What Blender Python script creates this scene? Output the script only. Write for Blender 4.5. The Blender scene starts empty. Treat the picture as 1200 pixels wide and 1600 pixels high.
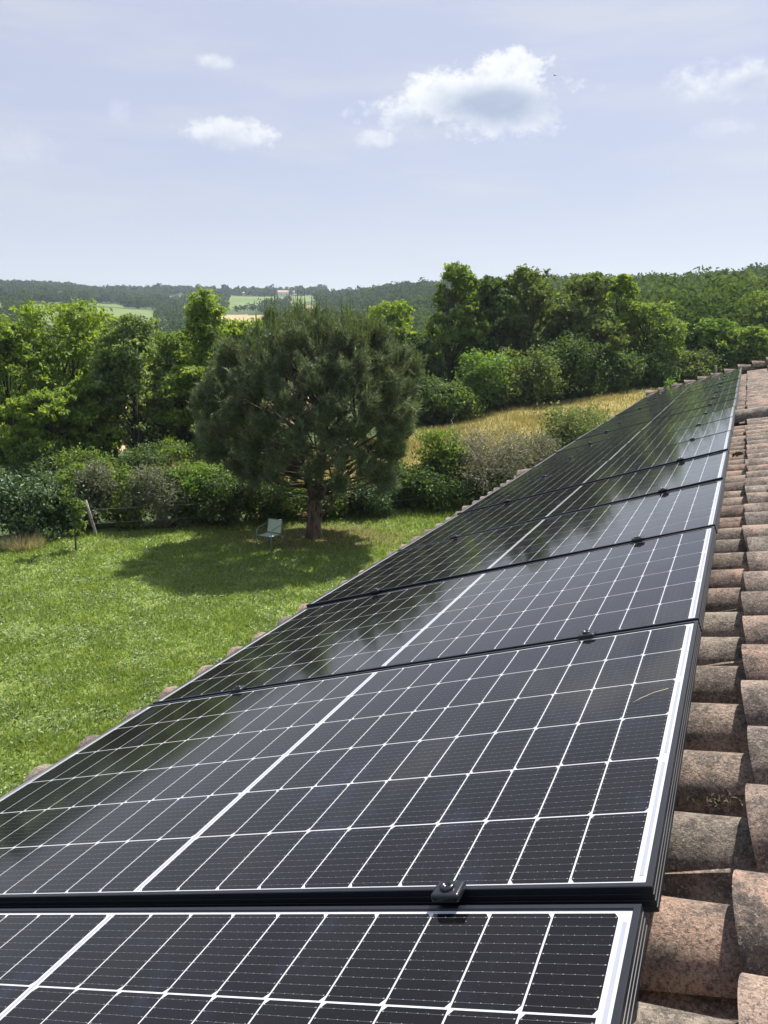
import bpy, bmesh, math, random
import numpy as np
from mathutils import Vector, Matrix
R = math.radians
scene = bpy.context.scene
COL = scene.collection

# ------------------------------------------------------------------ camera
CAM_H = 7.0
PITCH = R(12.43)
cam_d = bpy.data.cameras.new("camera")
cam = bpy.data.objects.new("camera", cam_d); COL.objects.link(cam)
cam_d.sensor_fit = 'VERTICAL'; cam_d.sensor_height = 32.0
cam_d.lens = 1268.77 / 1600 * 32.0
cam_d.clip_start = 0.05; cam_d.clip_end = 9000
cam.location = (0, 0, CAM_H)
cam.rotation_euler = (R(90) - PITCH, 0, 0)
scene.camera = cam

# ------------------------------------------------------------------ light
SUN_AZ, SUN_EL = R(34), R(56)
S = Vector((math.sin(SUN_AZ) * math.cos(SUN_EL), math.cos(SUN_AZ) * math.cos(SUN_EL), math.sin(SUN_EL)))
sl = bpy.data.lights.new("sun", 'SUN'); so = bpy.data.objects.new("sun", sl); COL.objects.link(so)
sl.energy = 4.8; sl.angle = R(0.55); sl.color = (1.0, 0.95, 0.87)
so.location = (0, 0, 60)
so.rotation_euler = S.to_track_quat('Z', 'Y').to_euler()
scene.view_settings.view_transform = 'Standard'
scene.view_settings.look = 'None'
scene.view_settings.gamma = 1
scene.view_settings.exposure = 0.95
scene.render.engine = 'CYCLES'
scene.cycles.use_denoising = True
scene.cycles.max_bounces = 8
scene.cycles.transparent_max_bounces = 12
scene.cycles.volume_bounces = 0


def px_dir(u, v):
    """direction in the world of a point of the photograph (used to read off bearings)"""
    f = 1268.77; yd = (v - 800) / f
    return Vector(((u - 600) / f, math.cos(PITCH) - yd * math.sin(PITCH), -math.sin(PITCH) - yd * math.cos(PITCH)))


def px_ae(u, v):
    d = px_dir(u, v).normalized()
    return math.atan2(d.x, d.y), math.asin(d.z)


# ------------------------------------------------------------------ sky
world = bpy.data.worlds.new("World"); scene.world = world
world.use_nodes = True
wt = world.node_tree; wn = wt.nodes; wn.clear()


class NB:
    """tiny helper to write node maths as expressions"""
    def __init__(s, tree): s.t = tree
    def new(s, typ, **kw):
        n = s.t.nodes.new(typ)
        for k, v in kw.items(): setattr(n, k, v)
        return n
    def put(s, sock, v):
        if hasattr(v, 'is_linked') or isinstance(v, bpy.types.NodeSocket): s.t.links.new(v, sock)
        else: sock.default_value = v
    def m(s, op, a, b=0.0, c=0.0, clamp=False):
        n = s.new('ShaderNodeMath', operation=op); n.use_clamp = clamp
        s.put(n.inputs[0], a); s.put(n.inputs[1], b); s.put(n.inputs[2], c)
        return n.outputs[0]
    def smooth(s, x, lo, hi):
        n = s.new('ShaderNodeMapRange', interpolation_type='SMOOTHSTEP')
        s.put(n.inputs[0], x); n.inputs[1].default_value = lo; n.inputs[2].default_value = hi
        return n.outputs[0]
    def mix(s, f, a, b, blend='MIX'):
        n = s.new('ShaderNodeMix', data_type='RGBA', blend_type=blend)
        s.put(n.inputs[0], f)
        for i, v in ((6, a), (7, b)):
            if isinstance(v, tuple) and len(v) == 3: v = v + (1,)
            s.put(n.inputs[i], v)
        return n.outputs[2]
    def noise(s, vec, scale, detail=4, rough=.5):
        n = s.new('ShaderNodeTexNoise'); n.inputs['Scale'].default_value = scale
        n.inputs['Detail'].default_value = detail; n.inputs['Roughness'].default_value = rough
        if vec is not None: s.put(n.inputs['Vector'], vec)
        return n.outputs['Fac']
    def vec(s, x, y, z=0.0):
        n = s.new('ShaderNodeCombineXYZ')
        s.put(n.inputs[0], x); s.put(n.inputs[1], y); s.put(n.inputs[2], z)
        return n.outputs[0]


w = NB(wt)
tc = w.new('ShaderNodeTexCoord')
sep = w.new('ShaderNodeSeparateXYZ'); wt.links.new(tc.outputs['Generated'], sep.inputs[0])
X_, Y_, Z_ = sep.outputs
AZ = w.m('ARCTAN2', X_, Y_); EL = w.m('ARCSINE', Z_)
sky = w.new('ShaderNodeTexSky', sky_type='NISHITA', sun_disc=False)
sky.sun_elevation = SUN_EL; sky.sun_rotation = SUN_AZ
sky.air_density = 1.0; sky.dust_density = 2.0; sky.ozone_density = 2.0; sky.altitude = 200
SKY_K = 0.075
skyc = w.mix(1.0, sky.outputs[0], (SKY_K, SKY_K, SKY_K), 'MULTIPLY')
# thin high veil: pale lavender above, whiter at the horizon, faint streaks
streak = w.noise(w.vec(w.m('MULTIPLY', AZ, 2.0), w.m('MULTIPLY', EL, 11.0)), 1.6, 4, .55)
hz = w.smooth(EL, -0.02, 0.20)
veil = w.mix(hz, (.48, .50, .535), (.346, .370, .478))
veil = w.mix(w.smooth(streak, .40, .75), veil, (.41, .427, .478))
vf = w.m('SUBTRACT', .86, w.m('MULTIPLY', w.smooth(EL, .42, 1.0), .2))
up = w.m('ADD', 1.0, w.m('MULTIPLY', w.smooth(EL, .50, .95), .75))  # overhead veil brightened as added ambient fill, above the camera's view
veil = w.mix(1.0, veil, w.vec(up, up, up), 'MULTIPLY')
vf = w.m('MULTIPLY', vf, w.m('ADD', .85, w.m('MULTIPLY', w.smooth(Y_, -.5, .5), .15)))
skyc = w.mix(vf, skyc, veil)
# cumulus: half angles from the photograph
CV = w.vec(AZ, w.m('MULTIPLY', EL, 1.25))
N1 = w.noise(CV, 17.0, 7, .62); N2 = w.noise(CV, 60.0, 6, .65); N3 = w.noise(CV, 9.0, 3, .5)


def cloud(base, u, v, hw, hh, dens=1.0, core=None, soft=.42, amp=1.5):
    a0, e0 = px_ae(u, v)
    wa = hw / 1268.77 * .93; he = hh / 1268.77 * .95
    xa = w.m('DIVIDE', w.m('SUBTRACT', AZ, a0), wa)
    ye = w.m('DIVIDE', w.m('SUBTRACT', EL, e0), he)
    r = w.m('SQRT', w.m('ADD', w.m('MULTIPLY', xa, xa), w.m('MULTIPLY', ye, ye)))
    n = w.m('ADD', w.m('MULTIPLY', w.m('SUBTRACT', N1, .5), amp), w.m('MULTIPLY', w.m('SUBTRACT', N2, .5), .9))
    d = w.m('ADD', w.m('SUBTRACT', 1.0, r), n)
    al = w.m('MULTIPLY', w.smooth(d, .06, soft), dens)
    bright = w.mix(w.smooth(w.m('ADD', w.m('MULTIPLY', ye, .5), w.m('MULTIPLY', w.m('SUBTRACT', N2, .5), 2.2)), -.6, .5),
                   (.45, .48, .55), (.60, .61, .62))
    if core:
        for cu, cv_, cw, ch, k in core:
            a1, e1 = px_ae(cu, cv_)
            x1 = w.m('DIVIDE', w.m('SUBTRACT', AZ, a1), cw / 1268.77)
            y1 = w.m('DIVIDE', w.m('SUBTRACT', EL, e1), ch / 1268.77)
            r1 = w.m('SQRT', w.m('ADD', w.m('MULTIPLY', x1, x1), w.m('MULTIPLY', y1, y1)))
            dk = w.m('ADD', w.m('SUBTRACT', 1.0, r1), w.m('ADD', w.m('MULTIPLY', w.m('SUBTRACT', N1, .5), .9), w.m('MULTIPLY', w.m('SUBTRACT', N2, .5), .5)))
            bright = w.mix(w.m('MULTIPLY', w.smooth(dk, .05, .8), k), bright, (.27, .315, .415))
    return w.mix(al, base, bright)


c = skyc
c = cloud(c, 690, 170, 150, 42, .92, core=[(700, 190, 110, 26, .8)], soft=.55, amp=1.9)
c = cloud(c, 762, 152, 138, 62, 1.0, core=[(775, 164, 122, 38, 1.0)], soft=.45, amp=1.7)
c = cloud(c, 790, 122, 78, 42, .9, core=[(776, 162, 104, 32, .9)], soft=.45, amp=1.7)
c = cloud(c, 358, 210, 92, 28, .8, core=[(345, 222, 60, 14, .5)], soft=.5, amp=1.8)
c = cloud(c, 335, 98, 36, 13, .6, soft=.7, amp=1.8)
c = cloud(c, 586, 219, 46, 17, .55, soft=.7, amp=2.0)
c = cloud(c, 1165, 122, 110, 36, .75, core=[(1185, 132, 70, 22, .6)], soft=.8, amp=2.0)
c = cloud(c, 1135, 200, 56, 18, .3, soft=.9, amp=2.0)
c = cloud(c, 183, 174, 24, 26, .28, soft=.9, amp=2.4)
c = cloud(c, 20, 240, 90, 36, .2, soft=.9, amp=2.2)
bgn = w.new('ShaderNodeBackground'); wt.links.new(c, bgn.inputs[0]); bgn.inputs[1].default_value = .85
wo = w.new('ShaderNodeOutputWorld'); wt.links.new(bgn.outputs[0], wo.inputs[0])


# ------------------------------------------------------------------ materials
def mat(name):
    m = bpy.data.materials.new(name); m.use_nodes = True
    nt = m.node_tree; nt.nodes.clear()
    b = NB(nt); out = b.new('ShaderNodeOutputMaterial')
    return m, b, out


def principled(b, out, color, rough=.6, spec=.5, **kw):
    p = b.new('ShaderNodeBsdfPrincipled')
    if isinstance(color, tuple) and len(color) == 3: color = color + (1,)
    b.put(p.inputs['Base Color'], color); b.put(p.inputs['Roughness'], rough)
    b.put(p.inputs['Specular IOR Level'], spec)
    for k, v in kw.items(): b.put(p.inputs[k.replace('_', ' ')], v)
    b.t.links.new(p.outputs[0], out.inputs[0])
    return p


def plain(name, color, rough=.6, spec=.5, var=.15, scale=20, **kw):
    m, b, out = mat(name)
    co = b.new('ShaderNodeTexCoord').outputs['Object']
    n = b.noise(co, scale, 4)
    f = b.m('ADD', 1 - var, b.m('MULTIPLY', n, 2 * var))
    col = b.mix(1.0, color, b.vec(f, f, f), 'MULTIPLY')
    principled(b, out, col, rough, spec, **kw)
    return m


def foliage(name, dark, light, trans=.35, gloss=.06, hue=None):
    """leaves: every leaf its own shade, light passing through"""
    m, b, out = mat(name)
    g = b.new('ShaderNodeNewGeometry'); oi = b.new('ShaderNodeObjectInfo')
    isl = g.outputs['Random Per Island']
    f = b.m('POWER', isl, 1.3)
    col = b.mix(f, dark, light)
    pos = b.new('ShaderNodeTexCoord').outputs['Object']
    col = b.mix(b.m('MULTIPLY', b.smooth(b.noise(pos, .9, 2), .42, .68), .45), col, hue or light)
    df = b.new('ShaderNodeBsdfDiffuse'); b.put(df.inputs[0], col)
    tr = b.new('ShaderNodeBsdfTranslucent'); b.put(tr.inputs[0], b.mix(1.0, col, (1.5, 1.45, .7), 'MULTIPLY'))
    mx = b.new('ShaderNodeMixShader'); mx.inputs[0].default_value = trans
    b.t.links.new(df.outputs[0], mx.inputs[1]); b.t.links.new(tr.outputs[0], mx.inputs[2])
    gl = b.new('ShaderNodeBsdfGlossy'); gl.inputs[1].default_value = .55; gl.inputs[0].default_value = (.8, .85, .8, 1)
    mx2 = b.new('ShaderNodeMixShader'); mx2.inputs[0].default_value = gloss
    b.t.links.new(mx.outputs[0], mx2.inputs[1]); b.t.links.new(gl.outputs[0], mx2.inputs[2])
    b.t.links.new(mx2.outputs[0], out.inputs[0])
    return m


def bark(name, c1, c2, sx=9, sz=2):
    m, b, out = mat(name)
    co = b.new('ShaderNodeTexCoord').outputs['Object']
    mp = b.new('ShaderNodeMapping'); mp.inputs['Scale'].default_value = (sx, sx, sz); b.put(mp.inputs[0], co)
    n = b.noise(mp.outputs[0], 1.6, 6, .65)
    col = b.mix(b.smooth(n, .35, .65), c1, c2)
    p = principled(b, out, col, .9, .2)
    bp = b.new('ShaderNodeBump'); bp.inputs['Strength'].default_value = .8; bp.inputs['Distance'].default_value = .04
    b.put(bp.inputs['Height'], n); b.put(p.inputs['Normal'], bp.outputs[0])
    return m


def earth(name, cols, scales=(.25, 3.0), rough=.95, patch=None):
    """cols: three colours mixed by two noises; patch: (centre, radii, colour) of another ground cover"""
    m, b, out = mat(name)
    co = b.new('ShaderNodeTexCoord').outputs['Object']
    n1 = b.noise(co, scales[0], 4, .6); n2 = b.noise(co, scales[1], 5, .65)
    col = b.mix(b.smooth(n1, .38, .62), cols[0], cols[1])
    col = b.mix(b.smooth(n2, .42, .68), col, cols[2])
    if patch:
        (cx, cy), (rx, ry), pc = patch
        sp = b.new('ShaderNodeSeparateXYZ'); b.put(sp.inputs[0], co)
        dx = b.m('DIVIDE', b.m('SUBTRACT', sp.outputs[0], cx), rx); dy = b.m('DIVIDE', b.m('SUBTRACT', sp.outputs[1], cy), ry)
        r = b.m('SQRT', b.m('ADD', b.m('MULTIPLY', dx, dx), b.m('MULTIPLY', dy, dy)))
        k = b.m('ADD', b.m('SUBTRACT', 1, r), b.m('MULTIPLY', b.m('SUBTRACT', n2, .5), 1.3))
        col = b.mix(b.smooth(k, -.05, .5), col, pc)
    principled(b, out, col, rough, .1)
    return m


# ------------------------------------------------------------------ mesh helpers
def bulk(name, V, F, mats, parent=None, smooth=False, mi=None, loc=None):
    """V (n,3), F (m,k) with k fixed: one mesh object"""
    V = np.asarray(V, np.float32); F = np.asarray(F, np.int32)
    me = bpy.data.meshes.new(name)
    k = F.shape[1]
    me.vertices.add(len(V)); me.vertices.foreach_set('co', V.ravel())
    me.loops.add(F.size); me.loops.foreach_set('vertex_index', F.ravel())
    me.polygons.add(len(F)); me.polygons.foreach_set('loop_start', np.arange(0, F.size, k, dtype=np.int32))
    if mi is not None: me.polygons.foreach_set('material_index', np.asarray(mi, np.int32))
    me.polygons.foreach_set('use_smooth', np.full(len(F), smooth, dtype=bool))
    for m in (mats if isinstance(mats, (list, tuple)) else [mats]): me.materials.append(m)
    me.update(calc_edges=True)
    o = bpy.data.objects.new(name, me); COL.objects.link(o)
    if parent: o.parent = parent
    if loc is not None: o.location = loc
    return o


class MB:
    """collects polygons of any size"""
    def __init__(s): s.v = []; s.f = []; s.mi = []; s.sm = []
    def add(s, verts, faces, mi=0, smooth=False):
        o = len(s.v); s.v.extend([tuple(p) for p in verts])
        for f in faces: s.f.append(tuple(i + o for i in f)); s.mi.append(mi); s.sm.append(smooth)
    def box(s, c, d, mi=0, M=None):
        vs = [Vector((c[0] + sx * d[0] / 2, c[1] + sy * d[1] / 2, c[2] + sz * d[2] / 2)) for sz in (-1, 1) for sy in (-1, 1) for sx in (-1, 1)]
        if M: vs = [M @ v for v in vs]
        s.add(vs, [(0, 2, 3, 1), (4, 5, 7, 6), (0, 1, 5, 4), (2, 6, 7, 3), (0, 4, 6, 2), (1, 3, 7, 5)], mi)
    def tube(s, pts, rad, n=7, mi=0, caps=True):
        pts = [Vector(p) for p in pts]
        if not hasattr(rad, '__len__'): rad = [rad] * len(pts)
        vs = []; fs = []; ref = None
        for i, p in enumerate(pts):
            t = (pts[min(i + 1, len(pts) - 1)] - pts[max(i - 1, 0)]).normalized()
            if ref is None: ref = t.orthogonal().normalized()
            ref = (ref - t * ref.dot(t)).normalized(); bb = t.cross(ref)
            for k in range(n):
                a = 2 * math.pi * k / n
                vs.append(p + (math.cos(a) * ref + math.sin(a) * bb) * float(rad[i]))
        for i in range(len(pts) - 1):
            for k in range(n):
                fs.append((i * n + k, i * n + (k + 1) % n, (i + 1) * n + (k + 1) % n, (i + 1) * n + k))
        if caps: fs.append(tuple(range(n - 1, -1, -1))); fs.append(tuple((len(pts) - 1) * n + k for k in range(n)))
        s.add(vs, fs, mi, True)
    def build(s, name, mats, parent=None, loc=None):
        me = bpy.data.meshes.new(name); me.from_pydata(s.v, [], s.f)
        for m in (mats if isinstance(mats, (list, tuple)) else [mats]): me.materials.append(m)
        me.polygons.foreach_set('material_index', s.mi); me.polygons.foreach_set('use_smooth', s.sm)
        me.update()
        o = bpy.data.objects.new(name, me); COL.objects.link(o)
        if parent: o.parent = parent
        if loc is not None: o.location = loc
        return o


def tag(o, label=None, cat=None, group=None, kind=None):
    if label: o['label'] = label
    if cat: o['category'] = cat
    if group: o['group'] = group
    if kind: o['kind'] = kind
    return o


def empty(name, loc=(0, 0, 0), rz=0.0):
    o = bpy.data.objects.new(name, None); COL.objects.link(o)
    o.empty_display_size = .2; o.location = loc; o.rotation_euler = (0, 0, rz)
    return o


def unit(a): return a / np.maximum(np.linalg.norm(a, axis=-1, keepdims=True), 1e-9)


def leaf_quads(C, L, Wd, rng, bias=None, kb=0.0, along=None):
    """one diamond leaf at each centre C; L, Wd lengths and widths; normal leaning to bias; long axis leaning to along"""
    n = len(C)
    nr = unit(rng.normal(size=(n, 3)) + (bias * kb if bias is not None else 0))
    t = rng.normal(size=(n, 3)) if along is None else along + .5 * rng.normal(size=(n, 3))
    t = unit(t - nr * np.sum(t * nr, 1, keepdims=True)); b = np.cross(nr, t)
    L = np.broadcast_to(np.asarray(L, float), (n,))[:, None]; Wd = np.broadcast_to(np.asarray(Wd, float), (n,))[:, None]
    bend = nr * L * .12
    V = np.stack([C - t * L / 2, C + b * Wd / 2 + bend, C + t * L / 2, C - b * Wd / 2 + bend], 1).reshape(-1, 3)
    return V, np.arange(4 * n).reshape(n, 4)


# ------------------------------------------------------------------ terrain
T_AZ = np.radians([-30, -15, -5, 3, 10, 18, 30])
T_D = np.array([0, 30, 45, 60, 90, 130, 200, 300, 450, 600, 800, 1000, 1200, 1600, 4000.])
T_Z = np.array([
    [0, 0, -.3, -1.2, -3.5, -6, -6, -2, 8, 20, 35, 49, 58, 58, 20],
    [0, 0, -.3, -1.2, -3.5, -6, -6.5, -4, 6, 17, 30, 46, 62, 60, 20],
    [0, 0, .2, 0, -2, -4, -6, -5, 5, 18, 33, 49, 62, 58, 20],
    [0, 0, .9, 1.2, 0, -1, -1, 4, 18, 33, 45, 50, 51, 51, 20],
    [0, .2, 1.5, 2.3, 2, 2, 4, 12, 26, 36, 42, 45, 46, 46, 20],
    [0, .5, 1.6, 2.8, 3.6, 5, 9, 17, 26, 31, 34, 36, 36, 36, 20],
    [0, .7, 1.8, 3.4, 4.8, 7, 12, 20, 27, 31, 34, 36, 36, 36, 20]])


def gh(x, y):
    x = np.asarray(x, float); y = np.asarray(y, float)
    az = np.arctan2(x, y); d = np.hypot(x, y)
    azc = np.clip(az, T_AZ[0], T_AZ[-1])
    # smooth both ways
    i = np.clip(np.searchsorted(T_AZ, azc) - 1, 0, len(T_AZ) - 2)
    f = (azc - T_AZ[i]) / (T_AZ[i + 1] - T_AZ[i]); f = f * f * (3 - 2 * f)
    ld = np.sqrt(d); lD = np.sqrt(T_D)
    out = 0
    for off, wgt in ((-.35, .25), (0, .5), (.35, .25)):
        q = np.clip(ld + off * np.minimum(1, ld / 5), 0, lD[-1] - 1e-6)
        j = np.clip(np.searchsorted(lD, q, side='right') - 1, 0, len(T_D) - 2)
        g = (q - lD[j]) / (lD[j + 1] - lD[j])
        z0 = T_Z[i, j] * (1 - g) + T_Z[i, j + 1] * g; z1 = T_Z[i + 1, j] * (1 - g) + T_Z[i + 1, j + 1] * g
        out = out + wgt * (z0 * (1 - f) + z1 * f)
    far = np.clip((d - 250) / 400, 0, 1)
    out = out + far * (3.0 * np.sin(x * .011 + 1) * np.cos(y * .006) + 1.6 * np.sin(x * .027 + y * .013))
    return out


def g1(x, y): return float(gh(np.array([x]), np.array([y]))[0])


HEDGE = lambda x: 30.6 + .30 * x


def region(x, y):
    az = np.degrees(np.arctan2(x, y)); d = np.hypot(x, y)
    r = np.full(x.shape, 3)
    lawn = (y < HEDGE(x) + 1.2) & (d < 60)
    dm = np.interp(az, [-19, 2.7, 10, 18, 30, 40], [46, 51.5, 57, 63, 70, 74])
    r[(~lawn) & (az > -9.5) & (az < 60) & (d < dm)] = 1
    wob = 3 * np.sin(az * 2.1) + 2 * np.sin(az * 5.3)
    r[(az < -5) & (az > -40) & (d > 64 + wob) & (d < 185 + wob * 4)] = 2
    k = 12 * np.sin(az * 1.7)
    r[(az > -11.6) & (az < -7.6) & (d > 470 + k) & (d < 640 + k + (az + 11.6) * 4)] = 4
    r[(az > -6.6) & (az < -4.0) & (d > 670 + k) & (d < 690 + 60 * np.sin((az + 6.8) * .98))] = 4
    r[(az > -23) & (az < -15.2) & (d > 470 + k) & (d < 640 + 10 * (az + 23))] = 5
    r[(az > -19.4) & (az < -17.2) & (d > 760) & (d < 850 + k)] = 5
    r[(az > -10.5) & (az < -4.6) & (d > 740 + (az + 10.5) * 20) & (d < 1130)] = 5
    r[(az > -33) & (az < -24.5) & (d > 540 + k) & (d < 680 + 8 * (az + 33))] = 5
    r[(az > -15) & (az < -11.4) & (d > 700) & (d < 800 + k)] = 5
    r[(az > -14.5) & (az < -10.5) & (d > 1010 + k) & (d < 1130)] = 5
    r[lawn] = 0
    return r


PINE = (-2.45, 27.6)
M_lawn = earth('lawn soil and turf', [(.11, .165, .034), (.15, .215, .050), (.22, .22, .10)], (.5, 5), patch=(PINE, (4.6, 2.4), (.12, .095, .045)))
M_meadow = earth('dry meadow', [(.24, .20, .070), (.18, .17, .058), (.27, .235, .10)], (.22, 1.8))
M_stub = earth('stubble', [(.38, .265, .16), (.32, .235, .145), (.42, .315, .20)], (.04, .6))
M_fl = earth('woodland floor', [(.060, .090, .032), (.085, .115, .042), (.05, .068, .026)], (.05, .6))
M_field = earth('cut hay', [(.36, .275, .16), (.30, .24, .135), (.35, .295, .165)], (.012, .08))
M_past = earth('pasture', [(.12, .17, .055), (.16, .20, .075), (.10, .15, .045)], (.012, .09))

azs = np.concatenate([np.arange(-36, 36.01, .14), np.arange(40, 324, 4)])
ds = [0.8]
while ds[-1] < 5000: ds.append(ds[-1] * 1.02 + .02)
ds = np.array(ds)
A, D = np.meshgrid(np.radians(azs), ds, indexing='ij')
GX, GY = D * np.sin(A), D * np.cos(A)
GZ = gh(GX, GY)
nA, nD = A.shape
GV = np.stack([GX, GY, GZ], -1).reshape(-1, 3)
ii, jj = np.meshgrid(np.arange(nA), np.arange(nD - 1), indexing='ij')
i2 = (ii + 1) % nA
GF = np.stack([ii * nD + jj, ii * nD + jj + 1, i2 * nD + jj + 1, i2 * nD + jj], -1).reshape(-1, 4)
cen = GV[GF].mean(1)
reg = region(cen[:, 0], cen[:, 1])
for rid, nm, m in ((0, 'lawn', M_lawn), (1, 'meadow', M_meadow), (2, 'stubble_field', M_stub), (3, 'hills', M_fl), (4, 'hay_field', M_field), (5, 'pasture', M_past)):
    F = GF[reg == rid]
    u, inv = np.unique(F, return_inverse=True)
    o = bulk(nm, GV[u], inv.reshape(-1, 4), m, smooth=True); tag(o, kind='structure')

# ------------------------------------------------------------------ roof frame
TH = R(17.97); PHI = R(23.63)
ex = Vector((math.cos(TH) * math.cos(PHI), -math.cos(TH) * math.sin(PHI), math.sin(TH)))
ey = Vector((math.sin(PHI), math.cos(PHI), 0))
ez = ex.cross(ey)
O = Vector((0, 0, CAM_H)) - (.25146 * ex - .93768 * ey + .61898 * ez)
MR = Matrix(((ex.x, ey.x, ez.x, O.x), (ex.y, ey.y, ez.y, O.y), (ex.z, ey.z, ez.z, O.z), (0, 0, 0, 1)))
P = 1.058          # panel pitch along the row
PW, PD = 1.755, 1.038
rr = random.Random(4)

# ------------------------------------------------------------------ tiles
def tile_material():
    m, b, out = mat('weathered clay tile')
    co = b.new('ShaderNodeTexCoord').outputs['Object']
    isl = b.new('ShaderNodeNewGeometry').outputs['Random Per Island']
    off = b.new('ShaderNodeVectorMath', operation='ADD'); b.put(off.inputs[0], co)
    b.put(off.inputs[1], b.vec(b.m('MULTIPLY', isl, 37.0), b.m('MULTIPLY', isl, 11.0), 0.0))
    v = off.outputs[0]
    base = b.mix(isl, (.375, .238, .178), (.335, .262, .212))
    base = b.mix(b.smooth(b.m('FRACT', b.m('MULTIPLY', isl, 7.3)), .55, .9), base, (.27, .235, .195))
    big = b.noise(v, 8.0, 5, .65); mid = b.noise(v, 48.0, 6, .75); fine = b.noise(v, 210.0, 4, .75); grit = b.noise(v, 95.0, 5, .8)
    col = b.mix(b.m('MULTIPLY', b.smooth(fine, .44, .66), .55), base, (.46, .37, .285))
    col = b.mix(b.m('MULTIPLY', b.smooth(big, .36, .58), .74), col, (.13, .112, .098))
    col = b.mix(b.m('MULTIPLY', b.smooth(b.m('ADD', b.m('MULTIPLY', mid, .65), b.m('MULTIPLY', big, .35)), .47, .58), .72), col, (.070, .062, .056))
    col = b.mix(b.m('MULTIPLY', b.smooth(grit, .55, .66), .80), col, (.37, .315, .25))
    col = b.mix(b.m('MULTIPLY', b.smooth(b.noise(v, 130.0, 4, .75), .57, .67), .75), col, (.035, .031, .028))
    col = b.mix(b.m('MULTIPLY', b.smooth(b.noise(v, 165.0, 3, .8), .50, .57), .55), col, (.060, .052, .046))
    col = b.mix(b.m('MULTIPLY', b.smooth(b.noise(v, 190.0, 2, .8), .58, .64), .38), col, (.42, .36, .29))
    p = principled(b, out, col, .93, .15)
    bp = b.new('ShaderNodeBump'); bp.inputs['Strength'].default_value = .9; bp.inputs['Distance'].default_value = .006
    b.put(bp.inputs['Height'], b.m('ADD', b.m('MULTIPLY', fine, .55), grit)); b.put(p.inputs['Normal'], bp.outputs[0])
    return m


M_tile = tile_material()
M_chan = plain('shaded channel tile', (.15, .105, .075), .95, .15, .35, 30)
M_render = plain('lime render', (.55, .47, .36), .9, .2, .12, 6)
M_wood = plain('roof timber', (.20, .13, .08), .8, .3, .2, 15)


def barrel(mb, x0, y0, zc, L, r0, r1, lift, th=.013, nseg=12, yaw=0.0, invert=False, roll=0.0, arc=math.pi):
    """half-round tile lying along the slope: wide lower end at x0, narrow upper end at x0+L"""
    vs = []; rows = 5
    for i in range(rows + 1):
        f = i / rows; r = r0 * (1 - f) + r1 * f; z = zc + lift * (1 - f)
        for rad in (r, r - th):
            for k in range(nseg + 1):
                a = (math.pi - arc) / 2 + arc * k / nseg + roll
                dy = rad * math.cos(a); dz = rad * math.sin(a)
                if invert: dz = -dz
                x = x0 + L * f; y = y0 + dy
                vs.append((x, y + (x - x0) * math.tan(yaw), z + dz))
    fs = []; n = nseg + 1; st = 2 * n
    for i in range(rows):
        for k in range(nseg):
            a = i * st + k
            f1 = (a, a + st, a + st + 1, a + 1); f2 = (a + n, a + n + 1, a + st + n + 1, a + st + n)
            fs += [f1, f2]
        for k in (0, nseg):
            a = i * st + k; fs.append((a, a + n, a + st + n, a + st))
    for i in (0, rows):
        for k in range(nseg):
            a = i * st + k; fs.append((a, a + 1, a + n + 1, a + n))
    mb.add(vs, fs, 0, True)


TS = .2265; CREST = -.088; EXPO = .365; XE = .078
house_base = MR @ Vector((.5, 7.5, -.3)); house_base.z = 0
house = empty('house', house_base)
tag(house, 'long house under a weathered clay barrel tile roof carrying the black solar panels', 'house')


def roof_part(mb, name, mats, parent):
    mb.v = [tuple((MR @ Vector(p)) - house_base) for p in mb.v]
    o = mb.build(name, mats, parent)
    try: o.data.set_sharp_from_angle(angle=R(40))
    except Exception: pass
    return o


cover = MB(); chan = MB()
rows_n = int((17.1 + 2.6) / TS)
courses = range(-6, 10)
for k in range(rows_n):
    v = -2.6 + .127 - .092 + TS * k
    v += rr.uniform(-.006, .006)
    far = v > 7.0
    wob = rr.uniform(-.006, .006)
    for j in courses:
        x = XE + EXPO * j + rr.uniform(-.008, .008) + wob
        if x < (-2.02 if far else -2.13): continue
        if far and 6.8 < v < 7.15: continue
        near = -1.5 < v < 5 and -.4 < x < 1.2
        r0 = .093 + rr.uniform(-.004, .004); r1 = .067
        zc = CREST - r0 - .044 + rr.uniform(-.004, .004)
        barrel(cover, x, v + rr.uniform(-.005, .005), zc,   .455, r0, r1, .044, .014, 14 if near else 8, rr.uniform(-.02, .02), roll=rr.uniform(-.03, .03), arc=math.pi * .97)
        if x < 3.2:
            barrel(chan, x + .02, v + TS / 2, CREST - .094, .42, .050, .058, .006, .012, 8, rr.uniform(-.01, .01), invert=True)
roof = roof_part(cover, 'roof', M_tile, house)
tag(roof, 'weathered barrel tiles in rows running down the slope')
roof_part(chan, 'channel_tile_layer', M_tile, roof)
# verge row at the far end and the raised row across the roof where two sections join
vg = MB()
for j in range(20):
    x = -1.90 + .262 * j
    barrel(vg, x, 17.13 + rr.uniform(-.015, .015), -.125 + rr.uniform(-.008, .008),   .34, .120 + rr.uniform(-.006, .006), .080, .070, .016, 12, rr.uniform(-.03, .03))
o = roof_part(vg, 'verge', M_tile, roof); tag(o, 'row of big half-round tiles along the far gable edge')
vg = MB()
for j in range(-5, 9):
    x = -.055 + .40 * j
    barrel(vg, x, 6.97 + rr.uniform(-.01, .01), -.145 + (-.035 if x < -.1 else 0) + rr.uniform(-.004, .004), .46, .105, .085, .035, .016, 12, rr.uniform(-.02, .02))
o = roof_part(vg, 'joint_row', M_tile, roof); tag(o, 'raised row of half-round tiles across the middle of the roof')
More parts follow.
